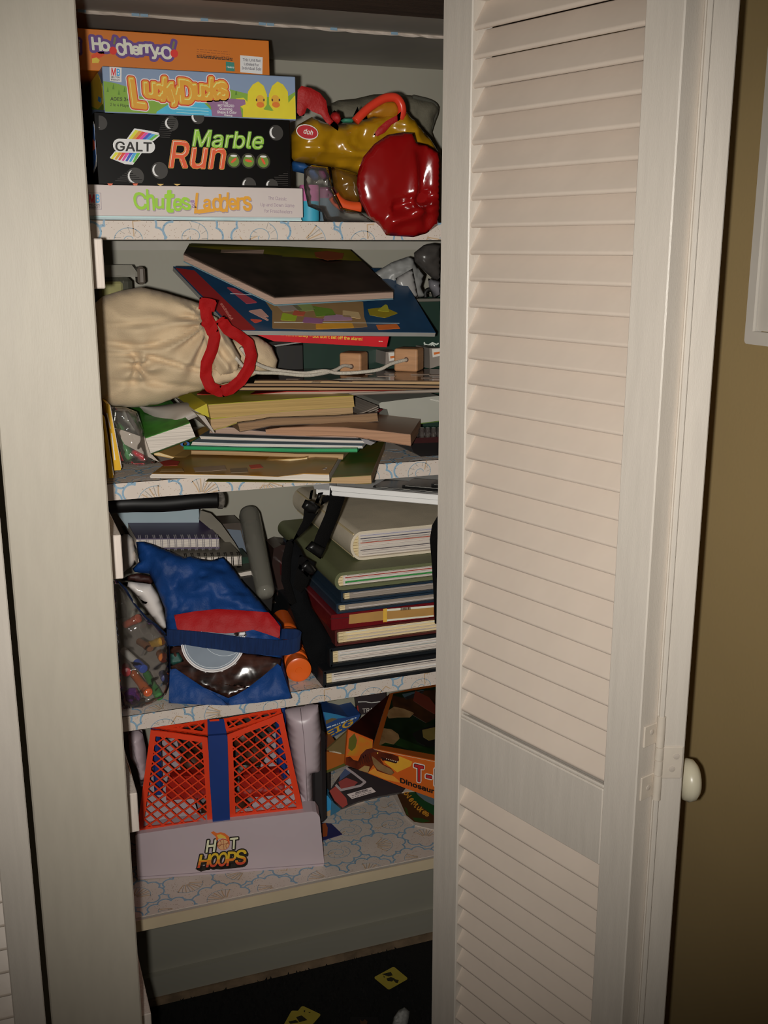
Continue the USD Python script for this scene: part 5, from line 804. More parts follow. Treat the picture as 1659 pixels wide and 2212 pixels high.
t = Thing('dark_case', 'dark case standing in shadow behind the orange tube', 'case'); t.p('dark_case', prism(k8((1060, 760), (1200, 740), (1330, 900), (1320, 1010), (1250, 960)), 1.39, .08), flat('#1a1715', 1.)); 
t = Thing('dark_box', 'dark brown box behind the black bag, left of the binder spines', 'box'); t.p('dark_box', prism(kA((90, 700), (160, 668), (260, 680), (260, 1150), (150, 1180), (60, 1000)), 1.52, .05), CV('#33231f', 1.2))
# clear tube
CT = film('smoky_tube', '#cfcbbc', .30, .12); t = Thing('plastic_tube', 'smoky clear plastic tube with a rounded end leaning at the back', 'tube'); a = pY(*k8((1150, 268))[0], 1.50); b = pY(*k8((1275, 860))[0], 1.345); ax_ = unit(b-a); L_ = np.linalg.norm(b-a); R_ = .0155
t.p('tube', lathe([(-R_*.98, .0008), (-R_*.85, R_*.55), (-R_*.5, R_*.87), (0, R_), (L_*.5, R_*.94), (L_, R_*.84), (L_+.006, R_*.6), (L_+.008, .001)], a, ax_, 28), CT, True); t.p('inner_sheet', lathe([(.02, R_*.5), (.021, R_*.7), (L_*.9, R_*.66)], a, ax_, 16), film('tube_sheet', '#b0ada0', .12, .3), True)
# orange tube toy
ORG = mat('bright_orange_plastic', lin('#f8521a', 1.7), .3, .05, 20, spec=.5); t = Thing('orange_bottle', 'bright orange ribbed plastic bottle lying end-on beside the blue bag', 'bottle')
b = pY(646, 1449, 1.268); rr_ = .0168; a = pY(605, 1330, 1.40); a[2] = b[2] = S4+rr_+.0004; b = pZ(646, 1449, b[2]); a = pZ(609, 1338, b[2]+.004); ax_ = unit(a-b); L_ = np.linalg.norm(a-b)
pr = [(0, .001), (0, .0045), (.0008, .0047), (.001, .0135), (.0026, rr_), (.011, rr_), (.012, rr_*.95), (.020, rr_*.93), (.021, rr_*.84), (.028, rr_*.84), (.029, rr_*.95), (.034, rr_*1.0), (.040, rr_*.98)]
for i in range(6): s_ = .046+.016*i; pr += [(s_, rr_*.86), (s_+.004, rr_*.84), (s_+.007, rr_*.97), (s_+.012, rr_*.98)]
pr = [p_ for p_ in pr if p_[0] < L_]; pr += [(L_, rr_*.92), (L_+.002, .001)]
t.p('body', lathe(pr[7:], b, ax_, 32), ORG, 35); t.p('cap', lathe(pr[:8], b, ax_, 32), ORG, 35)
# ---------------------------------------------------------------- blue bag
BLU = mat('royal_blue_nylon', lin('#143e7c', 1.05), .55, .14, 26, .2, 420, spec=.28); REDN = mat('red_nylon', lin('#a81418', 1.0), .55, .07, 40, .15, 420, spec=.22); 
t = Thing('blue_bag', 'royal blue nylon bag with red trim, webbing handle and clear window', 'bag'); LB_, RB_ = pZ(366, 1518, S4+.0028), pZ(628, 1508, S4+.0028); uB_ = unit(RB_-LB_); bB_ = unit(np.cross([0, 0, 1.], uB_)); nB_ = unit(np.cross(uB_, .86*A3(0, 0, 1)+.5*bB_)); nB_ = nB_ if nB_@FWD < 0 else -nB_; pB_ = (LB_+RB_)/2
fb_ = lambda x, y: .006*np.sin((y-x*.55)/26.)*(y < 1330)+.004*np.sin((y*.8+x*.5)/13.)*(y < 1290)+wrinkle(.005, 32, 2)(x, y)+rumple(.0028, 26, 6)(x, y)
t.p('bag_body', pillow(k8((268, 472), (330, 470), (400, 490), (470, 520), (560, 555), (640, 592), (700, 582), (760, 602), (850, 615), (942, 588), (1000, 645), (1100, 785), (1210, 905), (1310, 1025), (1400, 1110), (1412, 1250), (1410, 1390), (1478, 1690), (1230, 1720), (985, 1745), (740, 1735), (520, 1728), (525, 1550), (520, 1300), (500, 1150), (490, 990), (430, 840), (370, 720), (255, 706), (238, 680), (290, 625), (278, 560)), pB_, nB_, .017, .004, .028, .004, fb_), BLU, True)
lay = lambda q, d, fr=.0012, s_=0, ed=.003, hh=.004, amp=.0015: pillow(k8(*q), pB_+nB_*d, nB_, fr, .0012, ed, hh, wrinkle(amp, 18, s_))
t.p('dark_window', lay(((528, 1285), (700, 1270), (1100, 1330), (1400, 1375), (1392, 1475), (1200, 1600), (985, 1688), (760, 1590), (535, 1465)), .0235, .001, 1), mat('dark_mesh_window', lin('#241c1a', 1.1), .15, .8, 30, tint='#4a2c24', stretch=(1, 1, 3)), True)
t.p('mesh_streak', lay(((900, 1570), (1110, 1590), (1120, 1610), (1000, 1590)), .0252, .0005, 2), flat('#5a3a30', 1.2), True); t.p('green_patch', lay(((530, 1340), (600, 1330), (640, 1400), (535, 1440)), .0252, .0005, 3), flat('#1f4a42', 1.2), True)
Fb = Face(pB_+nB_*.0262, nB_); lid = affinity.rotate(affinity.scale(Fb.dot(*k8((868, 1245))[0], .0405), 1.0, .98), 0); clip_ = Fb.poly(k8((540, 1190), (1200, 1150), (1150, 1560), (560, 1560)))
e_ = t.p('round_lid', Fb.ext(lid, 0, .002), flat('#c8c4c4', 1.4, .25), label='round grey lid with a white rim seen in the window'); t.p('lid_disc', Fb.ext(lid.buffer(-.0036), .002, .0006), flat('#6f7984', 1.4, .25), under=e_); t.p('lid_ring', Fb.ext(lid.buffer(-.0052).difference(lid.buffer(-.0058)), .0026, .0003), flat('#b8bec2', 1.4, .25), under=e_); t.p('lid_ring', Fb.ext(lid.buffer(-.0014).difference(lid.buffer(-.0022)), .002, .0008), flat('#8d8a8a', 1.3), under=e_)
t.p('lid_arc', Fb.ext(Fb.dot(*k8((960, 1180))[0], .030).difference(Fb.dot(*k8((960, 1180))[0], .0294)).intersection(lid.buffer(-.006)), .0026, .0003), flat('#a8b0b6', 1.4, .25), under=e_)
t.p('red_trim', lay(((562, 1040), (720, 1012), (900, 994), (1100, 1004), (1300, 1020), (1345, 1070), (1390, 1130), (1386, 1225), (1290, 1190), (1180, 1155), (1080, 1175), (960, 1184), (780, 1170), (588, 1160)), .0290, .0012, 5, .012, .004, .0022), REDN, 50, label='red nylon trim flap'); t.p('lid_tab', lay(((1020, 1180), (1115, 1165), (1128, 1205), (1040, 1205)), .0300, .0008, 1), flat('#d0cccc', 1.4), True)
STR = mat('blue_webbing', lin('#183a74', 1.25), .7, .25, 1, .8, 260, stretch=(420, 30, 30)); hs = k8((506, 1215), (700, 1228), (900, 1250), (1100, 1278), (1300, 1296), (1440, 1296), (1530, 1268), (1548, 1225), (1500, 1192), (1400, 1186)); ds = (.035, .037, .039, .040, .040, .038, .034, .025, .018, .016)
loop = curve([pP(x, y, pB_+nB_*d, nB_) for (x, y), d in zip(hs, ds)], 6); wv = unit(np.cross(nB_, loop[1]-loop[0])); wv = unit(A3(0, -.35, 1)); V = []; Fc = []
for i, p_ in enumerate(loop):
    w = .0122 if i < 40 else .0122-.004*min(1, (i-40)/10); tg = unit(loop[min(i+1, len(loop)-1)]-loop[max(i-1, 0)]); nn = unit(np.cross(wv, tg)); V += [p_+wv*w, p_-wv*w, p_-wv*w+nn*.0013, p_+wv*w+nn*.0013]
for i in range(len(loop)-1):
    for k in range(4): a, b = 4*i+k, 4*i+(k+1) % 4; Fc += [(a, b, b+4), (a, b+4, a+4)]
e = 4*(len(loop)-1); Fc += [(0, 2, 1), (0, 3, 2), (e, e+1, e+2), (e, e+2, e+3)]
t.p('webbing_handle', fix(trimesh.Trimesh(np.array(V), Fc, process=False)), STR, 40, label='blue webbing handle looping out at the right')
t.p('bottom_gusset', lay(((530, 1462), (575, 1458), (680, 1530), (800, 1610), (920, 1685), (985, 1745), (740, 1737), (520, 1726)), .027, .0030, 7, .015, .004, .005), BLU, 50); t.p('bottom_gusset', lay(((1368, 1420), (1395, 1440), (1478, 1688), (1230, 1722), (985, 1745), (1000, 1690), (1120, 1620), (1250, 1520)), .027, .0030, 8, .015, .004, .005), BLU, 50)
# ---------------------------------------------------------------- white jug, mug rim
WJ = mat('white_gloss_plastic', lin('#d6cfca', 1.3), .15, .03, 20, spec=.6); t = Thing('white_jug', 'white glossy plastic jug with a dark slot behind the clear bag of pens', 'jug')
t.p('jug_body', pillow(k8((150, 790), (230, 782), (385, 800), (440, 880), (478, 980), (505, 1100), (512, 1190), (440, 1120), (360, 1020), (280, 900), (200, 820)), A3(0, 1.345, 0), NY, .014, .01, .025, .005), WJ, True); t.p('slot', pillow(k8((300, 918), (330, 935), (356, 940), (345, 955), (320, 950)), A3(0, 1.3335, 0), NY, .002, .002, .003, .002), flat('#1c1614', 1.), True); t.p('dark_mouth', pillow(k8((150, 770), (200, 735), (280, 715), (380, 740), (410, 790), (380, 805), (250, 780)), A3(0, 1.36, 0), NY, .003, .003, .008, .005), flat('#3a1c18', 1.), True)
t = Thing('white_mug', 'curved white rim of a mug behind the shelf cleat', 'mug'); a = pY(*k8((222, 530))[0], 1.44); t.p('mug', pillow(k8((150, 410), (205, 412), (240, 440), (262, 520), (270, 600), (255, 650), (190, 690), (130, 740), (120, 600)), A3(0, 1.43, 0), NY, .016, .012, .02, .004), WJ, True)
# ---------------------------------------------------------------- clear bag of felt pens
MK = lambda c_: mat('pen_'+c_.lstrip('#'), lin(c_, 1.4), .3, .06, 20)
def pen(lab, x0, y0, x1, y1, Y0, Y1, r, col, cap=None, open_=False):
    t = Thing('felt_pen', lab, 'felt pen'); a, b = pY(x0, y0, Y0), pY(x1, y1, Y1); L_ = np.linalg.norm(b-a); ax_ = (b-a)/L_
    t.p('barrel', lathe([(0, r*.7), (.001, r*.85), (L_*.68, r*.85)], a, ax_, 18), MK(cap or col), 40); t.p('cap', lathe([(L_*.66, r*.98), (L_*.67, r), (L_-.001, r)]+([(L_, r*.9), (L_-.008, r*.8), (L_-.009, .001)] if open_ else [(L_, r*.85), (L_+.0005, .001)]), a, ax_, 18), MK(col), 40)
for a in (('orange capped felt pen pointing out of the clear bag', 288, 1455, 320, 1496, 1.33, 1.272, .0062, '#d8621c', None, True), ('green felt pen lying beside the orange one', 316, 1455, 344, 1505, 1.34, 1.278, .0058, '#2f8a3c', None, True), ('white felt pen with a blue cap, upper left in the clear bag', 266, 1405, 311, 1446, 1.34, 1.286, .0058, '#1f4aa8', '#c8c4bc', False), ('red felt pen seen end-on in the clear bag', 271, 1440, 273, 1452, 1.34, 1.29, .0058, '#b81c2c', None, False), ('short orange felt pen near the blue bag', 346, 1412, 353, 1421, 1.34, 1.292, .0066, '#e0701c', None, True), ('yellow felt pen sticking up near the blue webbing', 318, 1395, 350, 1385, 1.34, 1.30, .0058, '#c8981c', None, True), ('dark blue felt pen at the foot of the blue bag', 350, 1455, 357, 1466, 1.33, 1.295, .0055, '#1c2f7a', None, False), ('dull orange felt pen deep in the clear bag', 270, 1350, 300, 1335, 1.35, 1.33, .0058, '#a8482c', None, False), ('brown felt pen deep in the clear bag', 300, 1385, 325, 1400, 1.35, 1.32, .0055, '#7a4a2c', None, False)): pen(*a)
t = Thing('foil_wrapper', 'crumpled shiny purple foil wrapper at the front of the clear bag', 'wrapper'); t.p('foil_wrapper', pillow(kB((265, 1780), (340, 1700), (440, 1700), (500, 1790), (520, 1850), (480, 1920), (380, 1960), (290, 1900)), A3(0, 1.272, 0), NY, .010, .006, .012, .003, rumple(.005, 7, 4)), mat('purple_foil', lin('#7a3a98', 1.3), .12, .3, 40, metal=.7), True)
t = Thing('plastic_bag', 'large clear plastic bag full of felt pens at the left end of the binder shelf', 'plastic bag'); t.p('plastic_bag', pillow(kB((60, 80), (180, 100), (300, 220), (420, 430), (600, 640), (760, 760), (890, 890), (920, 1030), (930, 1280), (950, 1600), (880, 1800), (700, 1920), (500, 2000), (250, 2010), (160, 1700), (110, 900)), A3(0, 1.272, 0), NY, .018, .006, .04, .005, rumple(.006, 22, 7)), film('hazy_film', '#8f8880', .10, .07), True)
# ================================================================ lowest shelf
GAIN = .84
kH = crop(250, 1500, 3.53); kP = crop(640, 1460, 5.184)
# ---------------------------------------------------------------- tabletop basketball toy
A_, B_ = pZ(298, 1901, S5+.0002), pZ(699, 1870, S5+.0002); uH = unit(B_-A_); dH = unit(A3(-uH[1], uH[0], 0)); ZV = A3(0, 0, 1)
GP = mat('lilac_white_plastic', lin('#b9aab0', 1.25), .35, .03, 15, spec=.5); ORH = mat('orange_lattice_plastic', lin('#d83a18', 1.3), .4, .05, 20); BLH = mat('navy_plastic', lin('#16306c', 1.5), .4, .06, 20)
t = Thing('basketball_toy', 'white and orange tabletop basketball toy with lattice sides and a flaming ball logo', 'toy'); th_ = t
FH = Face(A_, -dH); LX = np.linalg.norm(B_-A_); zt_ = pP(490, 1777, A_, dH)[2]-A_[2]
hb = lambda a, b, r=.003: frame_box(A_, uH, dH, ZV, a, b, r)
base = Polygon([FH.at(*q) for q in kH((168, 1412), (150, 1078), (165, 1066), (700, 985), (1500, 893), (1532, 900), (1556, 935), (1590, 1280), (1584, 1312))])
m = trimesh.creation.extrude_polygon(base, .03, engine='earcut'); v = np.array(m.vertices); t.p('front_panel', fix(trimesh.Trimesh(A_+v[:, :1]*FH.u+v[:, 1:2]*FH.v+v[:, 2:]*dH, m.faces, process=False)), GP)
t.p('base_line', FH.ext(FH.line(kH((170, 1392), (900, 1342), (1586, 1290)), .0007), 0, .0002), flat('#8f8088', 1.4)); t.p('bed', hb((.006, .03, .0), (LX-.006, .20, .030)), GP)
# side arms
def arm(q, dpt, w, m=GP, name='side_arm'): t.p(name, pillow(kH(*q), A_+dH*dpt, -dH, w, .03, .025, .006), m, True)
arm(((1288, 120), (1400, 100), (1545, 78), (1568, 260), (1566, 578), (1500, 592), (1506, 885), (1430, 890), (1400, 740), (1340, 480)), .060, .022); arm(((92, 288), (200, 272), (232, 420), (240, 600), (220, 700), (190, 700), (160, 560), (110, 480)), .05, .02)
t.p('arm_seam', tube([pP(x, y, A_+dH*.036, dH) for x, y in kH((1405, 105), (1432, 300), (1450, 560), (1462, 880))], .0004, 5), flat('#94868c', 1.3)); t.p('arm_seam', tube([pP(x, y, A_+dH*.029, dH) for x, y in kH((110, 330), (130, 420), (175, 560))], .0004, 5), flat('#94868c', 1.3))
t.p('arm_back', hb((LX-.012, .06, .03), (LX+.010, .17, zt_+.10), .006), flat('#2a2628', 1.2))
# lattice panels: frame plus crossing bars
def lattice(q, dpt, lean, anchor=None, pitch=.0112, ang=(33, -47), bar=.0019, rim=.0075):
    n_ = unit(-dH+ZV*lean); F = Face(A_+dH*dpt if anchor is None else pP(*kH(anchor)[0], A_+dH*.004, unit(-dH+ZV*.1)), n_); P = F.poly(kH(*q)); x0, y0, x1, y1 = P.bounds; c_ = ((x0+x1)/2, (y0+y1)/2); R = max(x1-x0, y1-y0); out = []
    for a in ang:
        for i in range(-22, 23): out.append(affinity.rotate(affinity.translate(LineString([(c_[0]-R, c_[1]), (c_[0]+R, c_[1])]), 0, i*pitch), a, origin=c_).buffer(bar/2, cap_style=2))
    return F, unary_union(out).intersection(P), P.difference(P.buffer(-rim, join_style=2))
for q, dpt, lean, rim, an_ in ((((268, 265), (440, 285), (700, 322), (725, 650), (744, 985), (160, 1052)), .006, .10, .0078, None), (((846, 302), (1270, 137), (1350, 520), (1432, 890), (872, 945)), .006, .10, .0078, None), (((520, 232), (700, 196), (702, 316), (440, 282), (270, 258)), .030, 1.3, .004, (480, 288)), (((816, 196), (1255, 112), (1268, 160), (846, 296)), .030, 1.3, .004, (1050, 222))):
    F, bars, rimp = lattice(q, dpt, lean, an_, rim=rim); k_ = t.p('lattice_frame', F.ext(rimp, 0, .004), ORH); t.p('lattice_bars', F.ext(bars, .001, .0022), ORH, under=k_)
FP = Face(A_+dH*.001, unit(-dH+ZV*.1)); t.p('centre_post', fix(FP.ext(FP.poly(kH((704, 290), (832, 285), (852, 310), (872, 975), (868, 985), (748, 993), (742, 985), (716, 620))), 0, .006)), BLH); FP2 = Face(pP(*kH((775, 312))[0], FP.o+FP.n*.006, FP.n), unit(-dH+ZV*1.1)); t.p('post_top', FP2.ext(FP2.poly(kH((700, 205), (825, 200), (846, 308), (704, 318))), 0, .006), BLH); t.p('post_slot', FP2.ext(FP2.poly(kH((716, 206), (790, 202), (792, 216), (718, 220))), .006, .0006), ORH)
# inside: white ramps, blue uprights, ball cups, balls
t.p('ramp', hull([A_+uH*x+dH*y+ZV*z for x, y, z in ((.01, .035, zt_-.006), (.085, .035, zt_-.006), (.01, .16, zt_+.055), (.05, .16, zt_+.055), (.01, .035, zt_-.012), (.085, .035, zt_-.012))]), GP); t.p('ramp', hull([A_+uH*x+dH*y+ZV*z for x, y, z in ((LX-.10, .035, zt_-.006), (LX-.02, .035, zt_-.006), (LX-.07, .16, zt_+.055), (LX-.02, .16, zt_+.055), (LX-.10, .035, zt_-.012), (LX-.02, .035, zt_-.012))]), GP)
t.p('upright', hb((.022, .07, .03), (.034, .09, zt_+.125)), BLH); t.p('upright', hb((LX-.06, .08, .03), (LX-.045, .10, zt_+.13)), BLH); t.p('backboard', hb((.03, .165, zt_), (LX-.03, .17, zt_+.13)), flat('#3a3432', 1.2)); t.p('lane_wall', hb((.115, .06, zt_-.005), (.121, .16, zt_+.05)), BLH)
RP = mat('red_clear_plastic', lin('#a8241a', 1.0), .15, .1, 20)
for x, y, z, w in ((.070, .065, zt_+.012, .030), (.175, .065, zt_+.008, .032)): t.p('ball_cup', hull([A_+uH*(x+a)+dH*(y+b)+ZV*(z+c_) for a in (-w, w) for b in (-.014, .014) for c_ in (0, .018)]+[A_+uH*(x+a*.8)+dH*(y+b)+ZV*(z+.034) for a in (-w, w) for b in (-.01, .01)]), RP)
for i, (x, y, z) in enumerate(((.075, .10, .062), (.12, .10, .075), (.165, .10, .07), (.09, .12, .085), (.15, .12, .09), (.105, .055, .010), (.135, .055, .012))):
    b_ = trimesh.creation.icosphere(2, .0175); b_.apply_translation(A_+uH*x+dH*y+ZV*(zt_+z-.02)); t.p('toy_ball', b_, mat('brown_toy_ball', lin('#54301e', 1.0), .5, .15, 60), True)
# printed logo
lt = lambda s_, x0, x1, yb, yt, sl=0, dy=0: FH.txt(s_, kH((x0, yb))[0], kH((x1, yb+dy))[0], kH((x0+sl, yt))[0]); kk_ = kH
def fit(s_, x0, x1, yb, yt, sl, dy):
    g = word(s_)[0]; q = g.bounds; g = affinity.affine_transform(g, [1/(q[2]-q[0]), 0, 0, 1/(q[3]-q[1]), -q[0]/(q[2]-q[0]), -q[1]/(q[3]-q[1])]); a, b, c_ = FH.at(*kH((x0, yb))[0]), FH.at(*kH((x1, yb+dy))[0]), FH.at(*kH((x0+sl, yt))[0]); ex, ey = b-a, c_-a
    return affinity.affine_transform(g, [ex[0], ey[0], ex[1], ey[1], a[0], a[1]])
hot = fit('H', 684, 756, 1206, 1110, 14, -6).union(fit('T', 868, 930, 1180, 1094, 4, -6)); hp_ = [fit(c_, a, b, yb, yt, sl, -5) for c_, a, b, yb, yt, sl in (('H', 622, 706, 1322, 1222, 22), ('O', 706, 776, 1318, 1210, 18), ('O', 772, 842, 1312, 1204, 16), ('P', 842, 912, 1308, 1198, 14), ('S', 908, 992, 1300, 1184, 10))]; hoops = unary_union(hp_)
bc = kH((820, 1142))[0]; ball = FH.dot(*bc, .0078); flame = FH.poly(kH((745, 1045), (770, 1060), (800, 1052), (830, 1060), (862, 1085), (866, 1140), (850, 1105), (838, 1090), (820, 1095), (790, 1090), (770, 1110), (765, 1080), (730, 1052))).buffer(.0006); fl2 = FH.poly(kH((770, 1070), (800, 1062), (835, 1080), (845, 1100), (812, 1092), (785, 1098)))
sil = hot.union(hoops).buffer(.0016).union(affinity.translate(hoops.buffer(.0016), .0012, -.0028)).union(affinity.translate(hot.buffer(.001), .0008, -.001))
y0g = FH.at(*kH((800, 1215))[0])[1]; y1g = FH.at(*kH((800, 1320))[0])[1]; bnd = lambda s_, a, b: s_.intersection(sbox(-9, y1g+(y0g-y1g)*a, 9, y1g+(y0g-y1g)*b))
seam = unary_union([LineString([FH.at(bc[0]-.0, bc[1]-14), FH.at(bc[0]+2, bc[1]+14)]).buffer(.0003), LineString([FH.at(bc[0]-14, bc[1]+2), FH.at(bc[0]+14, bc[1]-4)]).buffer(.0003), FH.dot(bc[0]-14, bc[1]-3, .006).boundary.buffer(.0003), FH.dot(bc[0]+15, bc[1]+2, .006).boundary.buffer(.0003)]).intersection(ball)
put(t, FH, [('logo_shadow', sil, '#1f1a14', 0), ('logo_shadow', FH.poly(kH((606, 1330), (650, 1352), (720, 1330), (800, 1335), (960, 1318), (1004, 1290), (990, 1270), (640, 1310))), '#1f1a14', 0), ('lettering', hot, '#e0d6b0', 1), ('lettering', bnd(hoops, .62, 3), '#dcae2c', 1), ('lettering', bnd(hoops, .30, .62), '#d87a24', 1), ('lettering', bnd(hoops, -3, .30), '#c4462a', 1), ('logo_flame', flame, '#d8682a', 2), ('logo_flame', fl2, '#e8b04a', 3), ('logo_ball', ball.buffer(.0007), '#b43a2a', 3), ('logo_ball', ball, '#dca070', 4), ('ball_seams', seam, '#8a4a30', 5)])
# ---------------------------------------------------------------- games and papers heaped on the right
T = Thing('dinosaur_box', 'orange game box with a roaring dinosaur on its side, at the door edge', 'game box'); Yd = 1.345
band = kP((578, 600), (860, 718), (852, 812), (1200, 880), (1600, 958), (1600, 1395), (1400, 1322), (1200, 1250), (800, 1090), (545, 990)); CO = mat('orange_print_card', lin('#c8501c', 1.8), .35, .12, 10, tint='#d8742a')
T.p('front_side', prism(band, Yd, .005), CO); F = Face((0, Yd, 0), NY); bp = F.poly(band)
cl = lambda q: F.poly(kP(*q)).buffer(-.0006).buffer(.0016).buffer(-.0010).intersection(bp)
T.p('lid_left', slab([pY(*kP((578, 596))[0], Yd+.002), pY(*kP((860, 716))[0], Yd+.002), pY(*kP((1045, 200))[0], 1.47), pY(*kP((985, 300))[0], 1.47)], .004), mat('dark_red_print', lin('#3a1410', 2.2), .3, .5, 20, tint='#1a0c0a'))
q0, q1, q2_, q3 = pY(*kP((852, 806))[0], Yd+.001), pY(*kP((1640, 962))[0], Yd+.001), None, pY(*kP((1040, 198))[0], 1.485); nn_ = unit(np.cross(q1-q0, q3-q0)); nn_ = nn_ if nn_[1] < 0 else -nn_; q2_ = pP(*kP((1640, 70))[0], q0, nn_)
T.p('lid_panel', slab([q0, q1, q2_, q3], .004, nn_), mat('brown_orange_card', lin('#7a3c14', 1.8), .35, .1, 14)); FL = Face(q0, nn_); inn = kP((925, 775), (1085, 200), (1640, 110), (1640, 900)); ip = FL.poly(inn)
il = lambda q, b=.002: FL.poly(kP(*q)).buffer(b).intersection(ip)
PRN = {n_: mat('print_'+n_, lin(a, 1.5), .35, .4, 45, tint=b) for n_, a, b in (('rock', '#4a2c18', '#2a1a10'), ('dino', '#8a3a20', '#4a2014'), ('tan', '#a8845a', '#7a5a38'), ('grass', '#24401c', '#16260f'), ('leaf', '#1c2a18', '#0f1a0c'), ('sun', '#dca02c', '#d8742a'))}
put(T, FL, [('picture', ip, PRN['leaf'], 0), ('printed_rock', il(((1080, 230), (1200, 260), (1400, 180), (1560, 170), (1560, 460), (1450, 520), (1250, 400), (1100, 420))), PRN['rock'], 1), ('printed_dinosaur', il(((1010, 420), (1100, 360), (1200, 380), (1300, 420), (1260, 460), (1120, 460), (1040, 470))), PRN['tan'], 2), ('printed_dinosaur', il(((960, 600), (1060, 610), (1130, 660), (1140, 700), (1080, 760), (990, 740), (930, 770), (925, 700))), PRN['tan'], 2), ('printed_dinosaur', il(((1340, 180), (1480, 250), (1540, 330), (1540, 420), (1440, 360), (1320, 280))), '#5a2418', 2), ('printed_grass', il(((930, 780), (1100, 760), (1300, 830), (1540, 880), (1540, 840), (1340, 780), (1140, 700), (1090, 690))), PRN['grass'], 1), ('printed_cave', il(((1310, 660), (1400, 610), (1560, 560), (1560, 790), (1440, 780), (1360, 740))), '#0f0d0a', 2), ('printed_sand', il(((1420, 620), (1560, 590), (1560, 700), (1480, 720), (1430, 690))), '#6a5a2c', 3), ('printed_sky', il(((1200, 215), (1420, 170), (1360, 230), (1230, 260))), '#3a4a50', 1)])
tx = lambda s_, x0, x1, yb0, yb1, yt: F.txt(s_, kP((x0, yb0))[0], kP((x1, yb1))[0], kP((x0, yt))[0]); tr1 = tx('T-R', 1310, 1640, 1160, 1235, 985)
dn = tx('Dinosaur Battle', 1152, 1800, 1185, 1402, 1135)
put(T, F, [('printed_sunset', cl(((600, 625), (850, 735), (850, 800), (700, 900), (560, 890), (590, 700))), PRN['sun'], 0), ('printed_sunset', cl(((590, 625), (700, 660), (690, 760), (600, 830), (560, 900), (578, 700))), '#c4602a', 1), ('printed_tree', cl(((590, 700), (650, 640), (680, 720), (660, 800), (620, 840), (580, 810))), '#5a5a1c', 2), ('printed_glow', cl(((980, 960), (1160, 900), (1300, 960), (1280, 1010), (1130, 1080), (1040, 1010))), '#d89a2c', 0), ('printed_glow', cl(((800, 1080), (900, 1020), (1100, 1130), (1180, 1200), (1000, 1160))), '#dc8a30', 0),
 ('printed_dinosaur', cl(((545, 910), (600, 900), (640, 940), (690, 950), (720, 880), (780, 820), (850, 805), (960, 850), (1080, 875), (1140, 900), (1150, 940), (1120, 975), (1040, 950), (1000, 930), (960, 910), (940, 930), (980, 990), (1060, 1030), (1095, 1080), (1060, 1110), (990, 1090), (900, 1060), (860, 990), (800, 1085), (700, 1060), (545, 990))), PRN['dino'], 3), ('dinosaur_shade', cl(((720, 885), (780, 825), (850, 812), (930, 845), (860, 850), (790, 870), (740, 930))), '#4a1c14', 4), ('dinosaur_jaw', cl(((840, 890), (880, 920), (960, 990), (1060, 1040), (1090, 1080), (1060, 1105), (990, 1080), (900, 1040), (860, 980))), PRN['tan'], 4), ('dinosaur_mouth', cl(((940, 900), (1000, 920), (1060, 945), (1130, 960), (1110, 975), (1040, 955), (985, 940), (960, 945))), '#2c100c', 5), ('dinosaur_teeth', unary_union([cl(((x, 915+(x-1000)*.28), (x+12, 918+(x-1000)*.28), (x+6, 942+(x-1000)*.28))) for x in range(1000, 1130, 20)]), '#e0d4b8', 6), ('dinosaur_stripe', unary_union([F.line(kP((690+i*26, 905-i*9), (720+i*24, 990-i*8)), .0009) for i in range(6)]).intersection(cl(((545, 910), (690, 950), (780, 820), (860, 810), (1000, 860), (860, 990), (800, 1085), (545, 990)))), '#3a140e', 4), ('dinosaur_eye', F.dot(*kP((905, 858))[0], .0011), '#e0b04a', 6), ('dinosaur_belly', cl(((690, 1050), (760, 1000), (820, 1010), (800, 1080))), '#9a7a4c', 4)])
put(T, F, [('letter_halo', tr1.buffer(.0024).intersection(bp), '#d8ccc4', 4), ('letter_edge', tr1.buffer(.0008).intersection(bp), '#3a1410', 5), ('lettering', tr1.intersection(bp), '#b02424', 6), ('lettering', dn.buffer(.0002).intersection(bp), '#1c1410', 4), ('edge_line', F.line(kP((856, 818), (1200, 886), (1600, 966)), .0009).intersection(bp), '#c8a484', 4)])
T = Thing('game_box', 'blue game box with yellow lettering half hidden behind the dinosaur box', 'game box'); qb = kP((300, 402), (450, 430), (585, 462), (720, 430), (700, 480), (585, 590), (330, 725), (290, 720)); T.p('box', prism(qb, 1.50, .06), flat('#1c3a6c', 2.2)); F = Face((0, 1.50, 0), NY); bpl = F.poly(qb); put(T, F, [('printed_sky', F.poly(kP((300, 402), (450, 430), (560, 462), (330, 500))).intersection(bpl), '#2f7aa8', 0), ('printed_hill', F.poly(kP((330, 500), (400, 470), (460, 480), (330, 540))).intersection(bpl), '#6a5a3c', 1), ('lettering', F.txt('OLD', kP((330, 690))[0], kP((600, 545))[0], kP((310, 600))[0]).intersection(bpl) if False else F.txt('EIG', kP((325, 700))[0], kP((640, 535))[0], kP((310, 640))[0]).intersection(bpl), '#c89a2c', 2), ('small_print', lines(F, kP((340, 580))[0], kP((680, 462))[0], 1, 3, .0022, 9, 2).intersection(bpl), '#b8c4cc', 2)])
